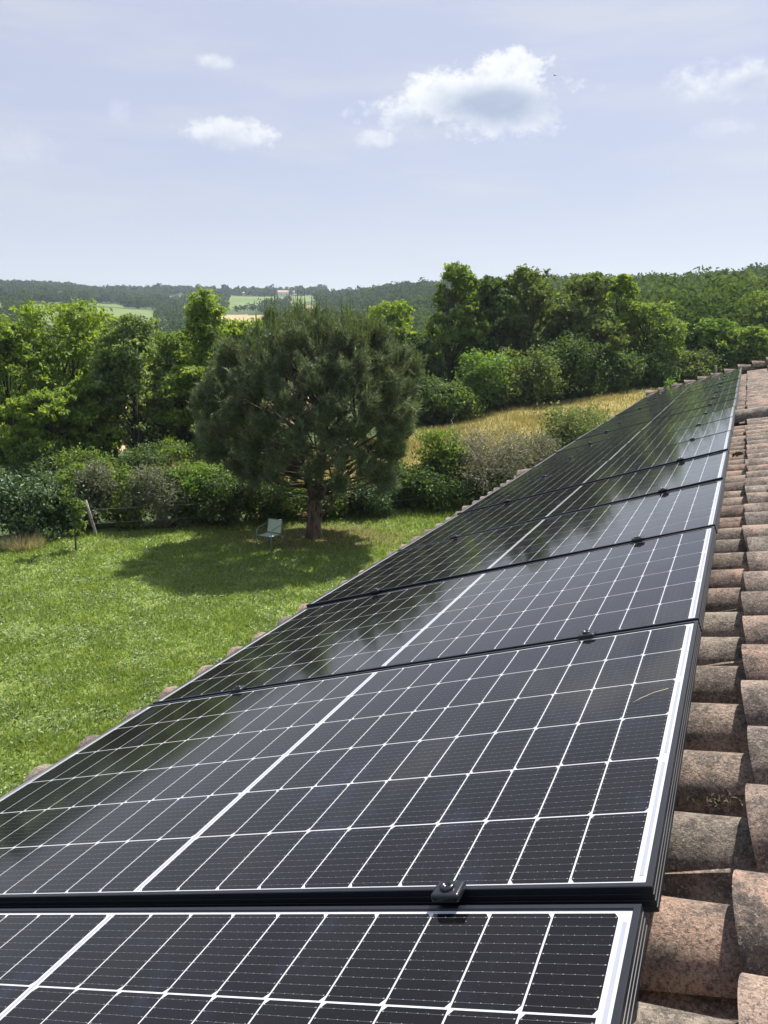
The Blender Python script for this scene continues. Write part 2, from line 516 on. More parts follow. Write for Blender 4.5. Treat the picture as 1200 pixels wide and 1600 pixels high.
# structure under the tiles, ridge and the slope behind
mb = MB()
mb.box((.6, 7.25, -.29), (5.3, 19.3, .05))
roof_part(mb, 'roof_deck', M_wood, house)
back = MB()
xr = 3.62
rx = MR @ Vector((xr, 0, -.2))
nb = Vector((ex.x, ex.y, -ex.z)); 
vs = [MR @ Vector((xr, -2.4, -.16)), MR @ Vector((xr, 17.0, -.16))]
vs += [v_ + nb * 4.5 for v_ in reversed(vs)]
vs2 = [v_ - Vector((0, 0, .08)) for v_ in vs]
back.add([v_ - house_base for v_ in vs + vs2], [(3, 2, 1, 0), (4, 5, 6, 7), (0, 1, 5, 4), (1, 2, 6, 5), (2, 3, 7, 6), (3, 0, 4, 7)])
back.build('back_slope', M_tile, house)
rg = MB()
for j in range(49):
    y = -2.4 + .40 * j
    vs = []
    for i in range(2):
        for k in range(11):
            a = math.pi * k / 10
            vs.append((xr + (.13 - .02 * i) * math.cos(a), y + .44 * i, -.17 + (.13 - .02 * i) * math.sin(a) + .03 * (1 - i)))
    rg.add(vs, [(k, k + 1, k + 12, k + 11) for k in range(10)], 0, True)
roof_part(rg, 'ridge', M_tile, roof)
# walls
wl = MB()
hu = Vector((math.cos(PHI), -math.sin(PHI), 0))
e0 = MR @ Vector((-1.75, -2.2, -.32)); e1 = MR @ Vector((-1.75, 16.9, -.32)); dep = 9.4
pts = [e0, e1, e1 + hu * dep, e0 + hu * dep]
zt = e0.z
ridge_z = (MR @ Vector((xr, 0, -.35))).z
low = [Vector((p.x, p.y, -.4)) - house_base for p in pts]; top = [Vector((p.x, p.y, zt)) - house_base for p in pts]
r0_ = (pts[0] + pts[3]) / 2; r1_ = (pts[1] + pts[2]) / 2
g0 = Vector((r0_.x, r0_.y, ridge_z)) - house_base; g1_ = Vector((r1_.x, r1_.y, ridge_z)) - house_base
wl.add(low + top + [g0, g1_], [(0, 4, 5, 1), (1, 5, 9, 6, 2), (2, 6, 7, 3), (3, 7, 8, 4, 0)])
wl.build('wall', M_render, house)
gt = MB()
pa, pb = MR @ Vector((-2.21, -2.4, -.27)), MR @ Vector((-2.21, 7, -.27))

# ------------------------------------------------------------------ solar panels
def cell_material():
    m, b, out = mat('solar cell under glass')
    co = b.new('ShaderNodeTexCoord').outputs['Object']; oi = b.new('ShaderNodeObjectInfo')
    off = b.new('ShaderNodeVectorMath', operation='ADD'); b.put(off.inputs[0], co)
    b.put(off.inputs[1], b.vec(b.m('MULTIPLY', oi.outputs['Random'], 9.0), 0.0, 0.0))
    isl = b.new('ShaderNodeNewGeometry').outputs['Random Per Island']
    base = b.mix(isl, (.0038, .0035, .0044), (.0064, .0060, .0070))
    # wiped dust film
    mp = b.new('ShaderNodeMapping'); mp.inputs['Scale'].default_value = (9, 4, 4); mp.inputs['Rotation'].default_value = (0, 0, .6); b.put(mp.inputs[0], off.outputs[0])
    sm = b.smooth(b.noise(mp.outputs[0], 1.0, 5, .6), .54, .78)
    film = b.m('MULTIPLY', sm, .12)
    col = b.mix(film, base, (.06, .085, .17))
    spk = b.smooth(b.noise(off.outputs[0], 420.0, 1, .5), .74, .80)
    col = b.mix(b.m('MULTIPLY', spk, .22), col, (.5, .5, .5))
    rough = b.m('ADD', .072, b.m('MULTIPLY', sm, .06))
    p = principled(b, out, col, rough, .5)
    p.inputs['IOR'].default_value = 1.35
    p.inputs['Sheen Weight'].default_value = .10; p.inputs['Sheen Roughness'].default_value = .16; p.inputs['Sheen Tint'].default_value = (.9, .88, .85, 1)
    p.inputs['Specular Tint'].default_value = (1, .90, .77, 1)
    return m


M_cell = cell_material()
M_back = plain('white backsheet under glass', (.47, .48, .50), .06, .5, .04, 8)
M_wire = plain('tinned ribbon under glass', (.10, .105, .115), .08, .5, .1, 50)
M_ribbon = plain('broad grey ribbon', (.28, .295, .34), .08, .5, .08, 30)
M_dot = plain('solder pad', (.21, .21, .21), .1, .5, .1, 60)
M_frame = plain('black anodised aluminium', (.009, .011, .016), .38, .4, .15, 40)
M_clamp = plain('black clamp', (.020, .022, .028), .26, .5, .15, 60, Metallic=.3)
M_bolt = plain('dark steel bolt', (.06, .06, .065), .25, .5, .1, 60, Metallic=.9)

# frame: a profile swept round the rectangle with mitred corners
prof = [(.0092, -.0035), (.0090, -.0008), (.0084, 0), (.0010, 0), (0, -.0010), (0, -.0085), (.0009, -.0090), (.0009, -.0105), (0, -.0110), (0, -.0170), (.0009, -.0175),
        (.0009, -.0190), (0, -.0195), (0, -.0262), (.0009, -.0267), (.0009, -.0280), (0, -.0285), (0, -.0350), (.026, -.0350), (.026, -.0335), (.0022, -.0335), (.0022, -.0060), (.0092, -.0060)]
fm = MB(); vs = []
for d_, z_ in prof: vs += [(-d_, d_, z_), (-PW + d_, d_, z_), (-PW + d_, PD - d_, z_), (-d_, PD - d_, z_)]
n = len(prof); fs = []
for i in range(n):
    for k in range(4): fs.append((i * 4 + k, ((i + 1) % n) * 4 + k, ((i + 1) % n) * 4 + (k + 1) % 4, i * 4 + (k + 1) % 4))
fm.add(vs, fs)
frame0 = fm.build('frame', M_frame)

sm_ = MB(); zg = -.0030
def rect(x0, y0, x1, y1, z, mi): sm_.add([(x0, y0, z), (x1, y0, z), (x1, y1, z), (x0, y1, z)], [(0, 1, 2, 3)], mi)
rect(-PW + .004, .004, -.004, PD - .004, zg, 0)
sm_.add([(-PW + .004, .004, zg - .003), (-.004, .004, zg - .003), (-.004, PD - .004, zg - .003), (-PW + .004, PD - .004, zg - .003)], [(0, 3, 2, 1)], 0)
MX, MY, CG, GX_, GY_ = .0255, .0150, .0150, .0026, .0034
cw = (PW - 2 * MX - CG - 18 * GX_) / 20; chh = (PD - 2 * MY - 5 * GY_) / 6
ch_ = .0085
for r_ in range(6):
    y0 = MY + r_ * (chh + GY_); y1 = y0 + chh
    for q in range(20):
        x1 = -(MX + q * (cw + GX_) + (CG - GX_ if q >= 10 else 0)); x0 = x1 - cw
        if r_ % 2 == 0: poly = [(x0 + ch_ * .6, y0), (x1, y0), (x1, y1), (x0 + ch_ * .6, y1), (x0, y1 - ch_), (x0, y0 + ch_)]
        else: poly = [(x0, y0), (x1 - ch_ * .6, y0), (x1, y0 + ch_), (x1, y1 - ch_), (x1 - ch_ * .6, y1), (x0, y1)]
        sm_.add([(a, b_, zg + .0003) for a, b_ in poly], [(0, 1, 2, 3, 4, 5)], 1)
        for bb in range(10):
            yb = y0 + chh * (bb + .5) / 10
            rect(x0, yb - .00022, x1, yb + .00022, zg + .0005, 2)
            for e in range(6):
                xe = x0 + cw * (e + .5) / 6 + (-.004 if e == 0 else .004 if e == 5 else 0)
                big = .0009 if e in (0, 5) else .0006
                rect(xe - big, yb - big, xe + big, yb + big, zg + .0007, 4)
    # ribbons in the margins and the middle band
    for xx in (-.0165, -PW + .0165): 
        if r_ % 2 == 0: rect(xx - .0028, y0 + .012, xx + .0028, y0 + 2 * chh - .012, zg + .0004, 3)
for yy in range(3):
    y0 = MY + yy * 2 * (chh + GY_)
    rect(-PW / 2 - .0026, y0 + .004, -PW / 2 + .0026, y0 + 2 * chh, zg + .0004, 3)
sheet0 = sm_.build('glass', [M_back, M_cell, M_wire, M_ribbon, M_dot])

def bevel_box(name, c, d, m, bev, seg=3):
    bm = bmesh.new(); bmesh.ops.create_cube(bm, size=1)
    for v_ in bm.verts: v_.co = Vector((c[0] + v_.co.x * d[0], c[1] + v_.co.y * d[1], c[2] + v_.co.z * d[2]))
    bmesh.ops.bevel(bm, geom=bm.edges[:], offset=bev, segments=seg, affect='EDGES', profile=.6)
    me = bpy.data.meshes.new(name); bm.to_mesh(me); bm.free(); me.materials.append(m)
    for p_ in me.polygons: p_.use_smooth = True
    o = bpy.data.objects.new(name, me); COL.objects.link(o); return o


clamp0 = bevel_box('clamp', (0, 0, .0035), (.042, .036, .013), M_clamp, .0055, 4)
bt = MB()
ang = [2 * math.pi * k / 20 for k in range(20)]
def ring(r_, z_): return [(r_ * math.cos(a), r_ * math.sin(a), z_) for a in ang]
lev = [(.0105, .0098), (.0105, .0128), (.0085, .0145), (.0050, .0145), (.0044, .0120)]
vs = [];
for r_, z_ in lev: vs += ring(r_, z_)
fs = [(i * 20 + k, i * 20 + (k + 1) % 20, (i + 1) * 20 + (k + 1) % 20, (i + 1) * 20 + k) for i in range(4) for k in range(20)] + [tuple(80 + k for k in range(20))]
bt.add(vs, fs, 0, True)
bolt0 = bt.build('bolt', M_bolt)

NAMES = ['nearest', 'second', 'third', 'fourth', 'fifth', 'sixth', 'seventh', 'eighth']
prr = random.Random(11)
def clone(o, parent=None):
    c_ = o.copy(); COL.objects.link(c_); c_.parent = parent
    return c_
first = [frame0, sheet0, clamp0, bolt0]
for i in range(17):
    pe = empty('solar_panel')
    tilt = Matrix.Rotation(R(prr.uniform(-.42, .42)), 4, 'X') @ Matrix.Rotation(R(prr.uniform(-.3, .3)), 4, 'Y')
    dz = prr.uniform(-.002, .002)
    if i == 0: dz = -.009
    if i < 3: tilt = Matrix.Identity(4)
    ctr = Matrix.Translation((-PW / 2, PD / 2, 0))
    pe.matrix_world = MR @ Matrix.Translation((-.014 if i == 0 else prr.uniform(-.002, .002), (i - 1) * P, dz)) @ ctr @ tilt @ ctr.inverted()
    if i == 0: lab = 'black framed solar panel nearest the camera, cut by the bottom edge of the photo'
    elif i == 16: lab = 'black framed solar panel at the far end of the row, against the gable tiles'
    elif i < 8: lab = f'black framed solar panel, {NAMES[i]} in the row from the near end'
    elif i == 8: lab = 'black framed solar panel exactly in the middle of the row'
    else: lab = f'black framed solar panel, {NAMES[16 - i]} in the row from the far gable end'
    tag(pe, lab, 'solar panel', 'solar panels in a row down the tiled roof')
    fr = frame0 if i == 0 else clone(frame0); fr.parent = pe
    sh = sheet0 if i == 0 else clone(sheet0); sh.parent = pe
    if i > 0:
        for q, xq in enumerate((-.272, -1.385)):
            if i == 1 and q == 0: cl, bo = clamp0, bolt0
            else: cl = clone(clamp0); bo = clone(bolt0)
            cl.parent = pe; cl.location = (xq + prr.uniform(-.004, .004), -.010, 0); bo.parent = cl

# a dry grass straw lying on the second panel
st = MB()
st.tube([MR @ Vector(p) for p in [(-.098, .585, .0004), (-.085, .600, .0008), (-.06, .622, .0010), (-.035, .634, .0004)]], .00042, 5)
tag(st.build('dry_straw', plain('straw', (.7, .62, .42), .6)), 'thin pale dry straw lying on the glass of the second panel', 'straw')

# ------------------------------------------------------------------ plants
M_pine_n = foliage('pine needles', (.048, .076, .040), (.160, .202, .115), .34, .05, (.115, .145, .072))
M_candle = foliage('pine shoots', (.13, .19, .04), (.21, .28, .07), .40, .03)
M_bark_p = bark('pine bark', (.055, .038, .028), (.15, .11, .085), 6, 2)
M_bark = bark('grey bark', (.04, .034, .028), (.12, .105, .085))
M_dead = bark('bleached wood', (.22, .20, .17), (.42, .38, .33), 20, 6)
F_lime = foliage('lime green leaves', (.10, .17, .020), (.225, .31, .048), .55, .03, (.245, .31, .055))
F_mid = foliage('mid green leaves', (.078, .138, .026), (.178, .25, .052), .52, .03, (.20, .26, .046))
F_blue = foliage('bluish green leaves', (.060, .105, .040), (.15, .205, .085), .44, .04)
F_pale = foliage('pale loose leaves', (.090, .145, .048), (.215, .28, .10), .50, .03, (.21, .27, .07))
F_oak = foliage('oak leaves', (.060, .102, .028), (.150, .20, .060), .48, .03, (.19, .235, .056))
F_deep = foliage('dark green leaves', (.036, .072, .020), (.10, .155, .042), .44, .03)
F_laurel = foliage('laurel leaves', (.030, .066, .022), (.098, .155, .062), .32, .05)
F_grey = foliage('grey green leaves', (.075, .095, .055), (.19, .205, .14), .3, .03, (.20, .19, .14))
F_ash = foliage('ashen blossom leaves', (.095, .10, .07), (.25, .245, .19), .3, .03, (.22, .21, .16))
F_bright = foliage('fresh green leaves', (.075, .15, .018), (.16, .255, .042), .46, .04)
F_willow = foliage('willowy leaves', (.075, .11, .036), (.165, .21, .085), .40, .03)
F_gold = foliage('dry stems', (.20, .17, .068), (.33, .28, .125), .3, .03)
F_straw = foliage('faded stems', (.26, .235, .14), (.42, .38, .25), .3, .02)
F_far = foliage('far wood leaves', (.042, .080, .030), (.105, .155, .055), .28, .0, (.125, .17, .05))
F_far2 = foliage('distant wood leaves', (.034, .068, .036), (.090, .13, .060), .2, .0, (.10, .14, .055))


def crown_points(rng, blobs, n, clumps=10, spread=.28, flat=.65):
    """leaf centres: clumps scattered over the shells of the blobs, leaves scattered in each clump"""
    blobs = np.asarray(blobs, float)       # cx cy cz rx ry rz
    wgt = (blobs[:, 3] * blobs[:, 5]); wgt = wgt / wgt.sum()
    cc = []; cr = []; co = []
    for bl, wg in zip(blobs, wgt):
        k = max(4, int(clumps * len(blobs) * wg))
        d = unit(rng.normal(size=(k, 3)) + np.array([0, 0, .25]))
        rad = rng.uniform(.55, 1.0, size=(k, 1)) ** .6
        cc.append(bl[:3] + d * bl[3:] * rad); co.append(d)
        cr.append(np.full(k, bl[3:].mean()) * rng.uniform(.6, 1.35, k))
    cc = np.concatenate(cc); cr = np.concatenate(cr); co = np.concatenate(co)
    pick = rng.choice(len(cc), n, p=cr ** 2 / (cr ** 2).sum())
    off = rng.normal(size=(n, 3)) * cr[pick][:, None] * spread
    off[:, 2] *= flat
    return cc[pick] + off, unit(co[pick] + off * .6)


def tree(name, label, cat, x, y, H, W, fol, brk, seed, n=7000, leaf=(.22, .13), hb=.25, blobs=None, nb=16, top=.55, trunk=.16, group=None, stems=1,
         spread=.30, clumps=9, lean=(0, 0), prof=None, depth=1.0, rbk=(.26, .46)):
    rng = np.random.default_rng(seed); r_ = random.Random(seed)
    z0 = g1(x, y)
    root = empty(name, (x, y, z0)); tag(root, label, cat, group)
    if blobs is None:
        blobs = []
        for k in range(nb):
            f = (k + rng.uniform(.2, .8)) / nb
            z = H * (hb + (1 - hb) * f)
            pr = (prof(f) if prof else (math.sin(math.pi * min(1, (f * .86 + .12))) ** .6))
            rb = W * rng.uniform(*rbk) * (.75 + .25 * pr)
            rb = min(rb, W * .55)
            a = rng.uniform(0, 2 * math.pi); rad = max(0, W * pr - rb) * math.sqrt(rng.uniform(.25, 1))
            z = min(z, H - rb * .75)
            blobs.append((rad * math.cos(a) + lean[0] * z, rad * math.sin(a) * depth + lean[1] * z, z, rb, rb * depth, rb * rng.uniform(.6, .85)))
    C, nrm = crown_points(rng, blobs, n, clumps, spread)
    s = rng.uniform(.5, 1.75, n)
    V, F = leaf_quads(C, leaf[0] * s, leaf[1] * s, rng, nrm + np.array([0, 0, .5]), .9)
    bulk('crown', V, F, fol, root)
    tk = MB()
    for q in range(stems):
        ox, oy = (0, 0) if stems == 1 else (rng.uniform(-.35, .35), rng.uniform(-.3, .3))
        hgt = H * .86
        pts = []; rad = []
        for k in range(8):
            f = k / 7
            pts.append((ox * (1 + f * 1.5) + lean[0] * hgt * f + rng.uniform(-.06, .06) * hgt * .12 * (k > 0), oy * (1 + f) + lean[1] * hgt * f + rng.uniform(-.06, .06) * hgt * .12 * (k > 0), -.15 + hgt * f))
            rad.append(trunk * (1.25 if k == 0 else 1 - .86 * f))
        tk.tube(pts, rad, 8)
        for bl in blobs[q::stems]:
            bl = np.array(bl)
            t0 = max(.18, min(.8, (bl[2] / H) * .62)); k0 = t0 * 7; k_i = int(k0); fr = k0 - k_i
            st_ = Vector(pts[k_i]).lerp(Vector(pts[min(7, k_i + 1)]), fr)
            e = Vector(bl[:3]); mid = st_.lerp(e, .5) + Vector((rng.uniform(-.2, .2), rng.uniform(-.2, .2), rng.uniform(-.1, .3)))
            r0 = trunk * (1 - .8 * t0) * .55
            tk.tube([st_, mid, e], [r0, r0 * .6, r0 * .25], 5)
            for _ in range(3):
                d = Vector(rng.normal(size=3)); d.z = abs(d.z) * .6; d.normalize()
                tk.tube([e, e + d * bl[3] * .85], [r0 * .28, r0 * .08], 4)
    tk.build('trunk', brk, root)
    return root


def at(u, dist):
    """ground point on the bearing of column u at this forward distance"""
    d = px_dir(u, 500); return d.x / d.y * dist, dist


def height_at(u, v, dist):
    d = px_dir(u, v); x, y = d.x / d.y * dist, dist
    return CAM_H + d.z / d.y * dist - g1(x, y)


# --- the pine
def pine():
    rng = np.random.default_rng(5); x, y = PINE
    z0 = g1(x, y); root = empty('pine_tree', (x, y, z0))
    tag(root, 'wide dark umbrella-shaped pine with upright pale shoots standing alone on the lawn', 'tree')
    cz, rx, ry, rtop, rbot = 4.45, 3.52, 3.5, 3.05, 3.2
    tk = MB()
    base = [(0, 0, -.15), (.0, 0, .25), (.03, 0, .8), (.0, .02, 1.35)]
    tk.tube(base, [.34, .27, .25, .24], 12)
    forks = [[(0, .02, 1.3), (.25, 0, 2.2), (.40, .05, 3.2), (.35, .1, 4.4), (.5, .1, 5.8)], [(0, .02, 1.3), (-.18, .1, 2.1), (-.30, .2, 3.0), (-.55, .3, 4.2), (-.6, .4, 5.6)],
             [(0.02, .02, 1.2), (.55, -.2, 1.8), (1.1, -.3, 2.7), (1.6, -.4, 3.9), (1.9, -.3, 5.0)], [(0, .02, 1.25), (.2, .5, 2.2), (.3, 1.1, 3.3), (.3, 1.5, 4.6)]]
    for fk, r0 in zip(forks, (.17, .15, .11, .12)):
        tk.tube(fk, [r0, r0 * .85, r0 * .7, r0 * .5, r0 * .3][:len(fk)], 8)
    tips = []
    N = 104
    ph = rng.uniform(0, 6.28, 6)
    for i in range(N):
        f = (i + .5) / N; a = i * 2.39996
        el = math.asin(1 - 1.78 * f)
        d = Vector((math.cos(el) * math.cos(a), math.cos(el) * math.sin(a), math.sin(el)))
        lump = 1 + .035 * math.sin(3 * a + 4.0) * math.cos(el) + .04 * math.sin(4 * el + a + ph[1]) + .045 * math.sin(5 * a + ph[2])
        k = float(rng.uniform(.80, .95)) * lump
        e = Vector((d.x * rx * k + .08, d.y * ry * k, cz + d.z * (rtop if d.z > 0 else rbot) * k))
        fk = forks[min(range(4), key=lambda q: (Vector(forks[q][3]) - e).length + rng.uniform(0, 1.2))]
        s0 = max(.15, min(.95, (e.z - 1.6) / 4.6)) * (len(fk) - 1) * .8; si = int(s0)
        st_ = Vector(fk[si]).lerp(Vector(fk[min(si + 1, len(fk) - 1)]), s0 - si)
        mid = st_.lerp(e, .55) + Vector((0, 0, -.25 if d.z < .2 else .1)) + Vector(rng.normal(size=3)) * .15
        tk.tube([st_, mid, e], [.050, .032, .012], 5)
        front = abs(d.y) > .5 and d.z < -.12
        rb = float(rng.uniform(.50, .85)) * (.72 if d.z < -.35 else 1.0)
        for q in range(7 if front else 8):
            o_ = (Vector(rng.normal(size=3)).normalized() + d * .5 + Vector((0, 0, .35))).normalized() * rb * float(rng.uniform(.5, 1.0))
            t_ = e + o_
            tk.tube([e.lerp(mid, .25), e + o_ * .5, t_], [.014, .009, .004], 4)
            tips.append((t_, d, e.lerp(mid, .2)))
    # low bare branch at the right of the trunk, dead twigs in the skirt
    tk.tube([(.12, -.05, .75), (.45, -.12, .95), (.75, -.15, 1.35), (1.0, -.2, 2.1), (1.15, -.2, 2.8)], [.07, .055, .045, .035, .02], 6)
    for _ in range(46):
        a = rng.uniform(0, 6.28); d = Vector((math.cos(a), math.sin(a), rng.uniform(-.25, .3)))
        s_ = Vector((0, 0, rng.uniform(1.3, 2.6))); L = rng.uniform(1.4, 3.2)
        tk.tube([s_, s_ + d * L * .6 + Vector((0, 0, .1)), s_ + d * L + Vector((0, 0, -.15))], [.026, .016, .006], 4)
    tk.build('trunk', M_bark_p, root)
    # needle tufts
    TC = []; TD = []; TS_ = []
    for e, d, mid in tips:
        low = max(0.0, -d.z)
        nt = int(21 * (1 - .40 * low) * (.85 if abs(d.y) > .55 and d.z < .0 else 1.0) * rng.uniform(.6, 1.35))
        for q in range(nt):
            f = rng.uniform(.30, 1.08) ** .8
            p = mid.lerp(e, f) + Vector(rng.normal(size=3) * np.array([.10, .10, .14]))
            out = (d * .55 + Vector((0, 0, .75 if d.z > -.3 else .35)) + Vector(rng.normal(size=3)) * .38).normalized()
            TC.append(p); TD.append(out); TS_.append(rng.uniform(.75, 1.25))
    TC = np.array(TC); TD = np.array(TD); TS_ = np.array(TS_)
    K = 22
    c_ = np.repeat(TC, K, 0); d_ = np.repeat(TD, K, 0); s_ = np.repeat(TS_, K)
    n = len(c_)
    dirn = unit(d_ * .75 + rng.normal(size=(n, 3)) * .62)
    L = .20 * s_ * rng.uniform(.7, 1.2, n)
    b0 = c_ + d_ * rng.uniform(-.16, .14, (n, 1))
    side = unit(np.cross(dirn, rng.normal(size=(n, 3)))) * .0105
    V = np.stack([b0 - side, b0 + side, b0 + dirn * L[:, None]], 1).reshape(-1, 3)
    bulk('crown', V, np.arange(3 * n).reshape(n, 3), M_pine_n, root)
    # upright new shoots over the top of the dome
    Vc = []
    for e, d, mid in tips:
        if d.z < (.62 if d.y < -.25 else .25): continue
        for q in range(int(rng.integers(1, 4))):
            p = e + Vector(rng.normal(size=3)) * .12; p.z = e.z + abs(rng.normal()) * .1
            h = rng.uniform(.30, .80) * min(1.0, .3 + d.z); r0 = .020
            tpt = Vector((p.x + rng.normal() * .03, p.y + rng.normal() * .03, p.z + h))
            a0 = rng.uniform(0, 6.28)
            for w_ in range(3):
                a = a0 + w_ * 2.094; a2 = a + 2.094
                Vc += [(p.x + r0 * math.cos(a), p.y + r0 * math.sin(a), p.z - .1), (p.x + r0 * math.cos(a2), p.y + r0 * math.sin(a2), p.z - .1), (tpt.x + .006 * math.cos(a2), tpt.y + .006 * math.sin(a2), tpt.z), (tpt.x + .006 * math.cos(a), tpt.y + .006 * math.sin(a), tpt.z)]
            for w_ in range(7):   # short needles hugging the shoot
                f = rng.uniform(.05, .85); b_ = p.lerp(tpt, f); a = rng.uniform(0, 6.28)
                o_ = Vector((math.cos(a), math.sin(a), 0)); sd = Vector((-o_.y, o_.x, 0)) * .007; tt = b_ + o_ * .035 + Vector((0, 0, .085))
                Vc += [tuple(b_ - sd), tuple(b_ + sd), tuple(tt + sd * .3), tuple(tt - sd * .3)]
    Vc = np.array(Vc); bulk('shoot_tips', Vc, np.arange(len(Vc)).reshape(-1, 4), M_candle, root)


pine()

# --- trees of the left belt: column, top, half width in the photograph and distance
LEFT = [
    (2, 498, 78, 43, F_lime, .06, 'yellow green tree at the left edge of the photo, its crown cut by the frame'),
    (96, 470, 88, 45, F_lime, .06, 'tall yellow green tree with the broadest rounded crown of the left belt'),
    (160, 490, 66, 52, F_lime, .06, 'mid green tree behind the bright broad one, left of the open dry gap'),
    (205, 495, 66, 42.5, F_pale, .24, 'loose bluish green tree with bare forked trunks beside the dry gap'),
    (258, 520, 60, 51, F_mid, .05, 'lower deep green tree between the loose forked tree and the tall narrow one'),
    (322, 458, 74, 46, F_lime, .04, 'tall narrow tree rising highest left of the pine'),
    (380, 500, 60, 47.5, F_lime, .06, 'green tree half hidden behind the left side of the pine'),
    (62, 610, 62, 39.5, F_lime, .22, 'lower bright yellow green tree in front of the broad rounded one'),
    (285, 572, 46, 43.5, F_lime, .06, 'lower green tree left of the tall narrow one, above the golden tuft'),
    (346, 575, 46, 42, F_lime, .08, 'low green tree just left of the pine crown'),
    (236, 610, 36, 47, F_deep, .04, 'dark understorey tree right of the loose forked tree'),
    (30, 560, 66, 51, F_mid, .05, 'mid green tree behind the bright tree at the left edge'),
    (100, 640, 46, 47, F_deep, .04, 'dark understorey tree below the broadest rounded crown'),
    (128, 590, 40, 41, F_lime, .3, 'small bright tree between the hedge and the broad crown, left of the gap'),
    (612, 470, 50, 62, F_lime, .1, 'pale slender tree showing past the right shoulder of the pine'),
    (655, 520, 34, 58, F_deep, .1, 'dark round tree between the pine and the tall oaks'),
]
for i, (u, v, hw, Y, fo, hb, lab) in enumerate(LEFT):
    x, y = at(u, Y); H = height_at(u, v, Y); W = hw / 1268.77 * Y
    pf = (lambda f: .55 + .45 * math.sin(math.pi * min(1, f * .9 + .12))) if i != 5 else (lambda f: max(.24, 1.02 - .74 * f))
    tree('broadleaf_tree', lab, 'tree', x, y, H, W * 1.22, fo, M_bark, 100 + i, n=18000 if i != 3 else 16000, leaf=(.19, .105), hb=hb, nb=40 if i != 3 else 36, rbk=(.18, .38), trunk=.13, group='trees in the belt beyond the hedge',
         stems=3 if i == 3 else (2 if i in (1, 2) else 1), spread=.19, clumps=15, prof=pf)

RIGHT = [
    (712, 414, 44, 61, F_mid, .22, 'tall open oak with bare limbs at the left end of the tall group'),
    (768, 432, 40, 62, F_deep, .2, 'dense dark oak second from the left of the tall group'),
    (828, 418, 50, 63, F_oak, .2, 'broad tall oak in the middle of the tall group'),
    (900, 428, 56, 64, F_oak, .2, 'spreading lighter oak right of the middle of the tall group'),
    (962, 430, 34, 66, F_lime, .45, 'bright pale crown hanging out at the right end of the tall group'),
    (1016, 472, 60, 66, F_mid, .05, 'rounded bright green tree standing before the wooded hillside'),
    (938, 492, 44, 62, F_oak, .05, 'dark green tree below the bright hanging crown'),
    (1122, 496, 36, 68, F_bright, .05, 'small round fresh green tree just above the gable end'),
    (1172, 512, 46, 66, F_mid, .05, 'pale green bush-like tree at the right edge above the roof'),
    (1075, 520, 34, 69, F_deep, .05, 'dark tree between the rounded green one and the small fresh one'),
    (1062, 450, 50, 95, F_deep, .1, 'dark tree on the lower hillside behind the rounded green tree'),
    (1150, 430, 62, 110, F_oak, .1, 'large oak on the hillside near the right edge'),
    (1195, 455, 45, 85, F_mid, .1, 'green tree cut by the right edge of the photo'),
]
for i, (u, v, hw, Y, fo, hb, lab) in enumerate(RIGHT):
    x, y = at(u, Y); H = height_at(u, v, Y); W = hw / 1268.77 * Y
    tree('oak_tree' if 'oak' in lab else 'broadleaf_tree', lab, 'tree', x, y, H, W * 1.28, fo, M_bark, 200 + i, n=15000 if i < 4 else 11000, leaf=(.23, .14), hb=hb * .6, nb=44, rbk=(.17, .36), trunk=.17, group='trees beyond the golden meadow',
         spread=.18, clumps=15, prof=lambda f: .6 + .4 * math.sin(math.pi * min(1, f * .9 + .1)), stems=2 if i == 0 else 1)


# --- shrubs
def shrub(label, u, vtop, hw, Y, fol, seed, n=4200, leaf=(.10, .06), twigs=None, name='shrub', group='shrubs of the mixed hedge', dead=0, deep=1.0, nb=9, low=.0):
    x, y = at(u, Y); H = height_at(u, vtop, Y); W = hw / 1268.77 * Y * 1.22
    rng = np.random.default_rng(seed); root = empty(name, (x, y, g1(x, y))); tag(root, label, 'shrub', group)
    bl = []
    for k in range(nb):
        f = (k + rng.uniform(.2, .8)) / nb; rb = W * rng.uniform(.32, .5); rz = min(H * .34, rb)
        a = rng.uniform(0, 6.28); rad = max(0, W - rb) * math.sqrt(rng.uniform(.1, 1))
        bl.append((rad * math.cos(a), rad * math.sin(a) * deep, rz * .8 + low * H + (H * (1 - low) - rz * 1.75) * f, rb, rb * deep, rz))
    C, nrm = crown_points(rng, bl, n, 12, .26, .8)
    C[:, 2] = np.maximum(C[:, 2], .03 + .2 * rng.uniform(size=len(C)))
    s = rng.uniform(.5, 1.75, n)
    V, F = leaf_quads(C, leaf[0] * s, leaf[1] * s, rng, nrm + np.array([0, 0, .5]), .8)
    bulk('leaf_mass', V, F, fol, root)
    tk = MB()
    for b_ in bl:
        e = Vector(b_[:3]); s0 = Vector((rng.uniform(-.15, .15), rng.uniform(-.1, .1), -.08))
        tk.tube([s0, s0.lerp(e, .5) + Vector(rng.normal(size=3)) * .08, e], [.035, .024, .01], 5)
    for k in range(dead):
        a = rng.uniform(0, 6.28); b_ = bl[int(rng.integers(len(bl)))]; s0 = Vector(b_[:3]); d = Vector((math.cos(a), math.sin(a) - .5, rng.uniform(-.3, .9))).normalized()
        L = rng.uniform(.5, 1.0) * b_[3] * 1.5
        p1 = s0 + d * L; tk.tube([s0, s0 + d * L * .6 + Vector(rng.normal(size=3)) * .05, p1], [.018, .012, .005], 4)
        for _ in range(4):
            t0 = rng.uniform(.4, .95); q0 = s0.lerp(p1, t0); dd = (d + Vector(rng.normal(size=3)) * .7).normalized()
            tk.tube([q0, q0 + dd * rng.uniform(.12, .35)], [.008, .003], 3)
    tk.build('stem', twigs or M_bark, root)


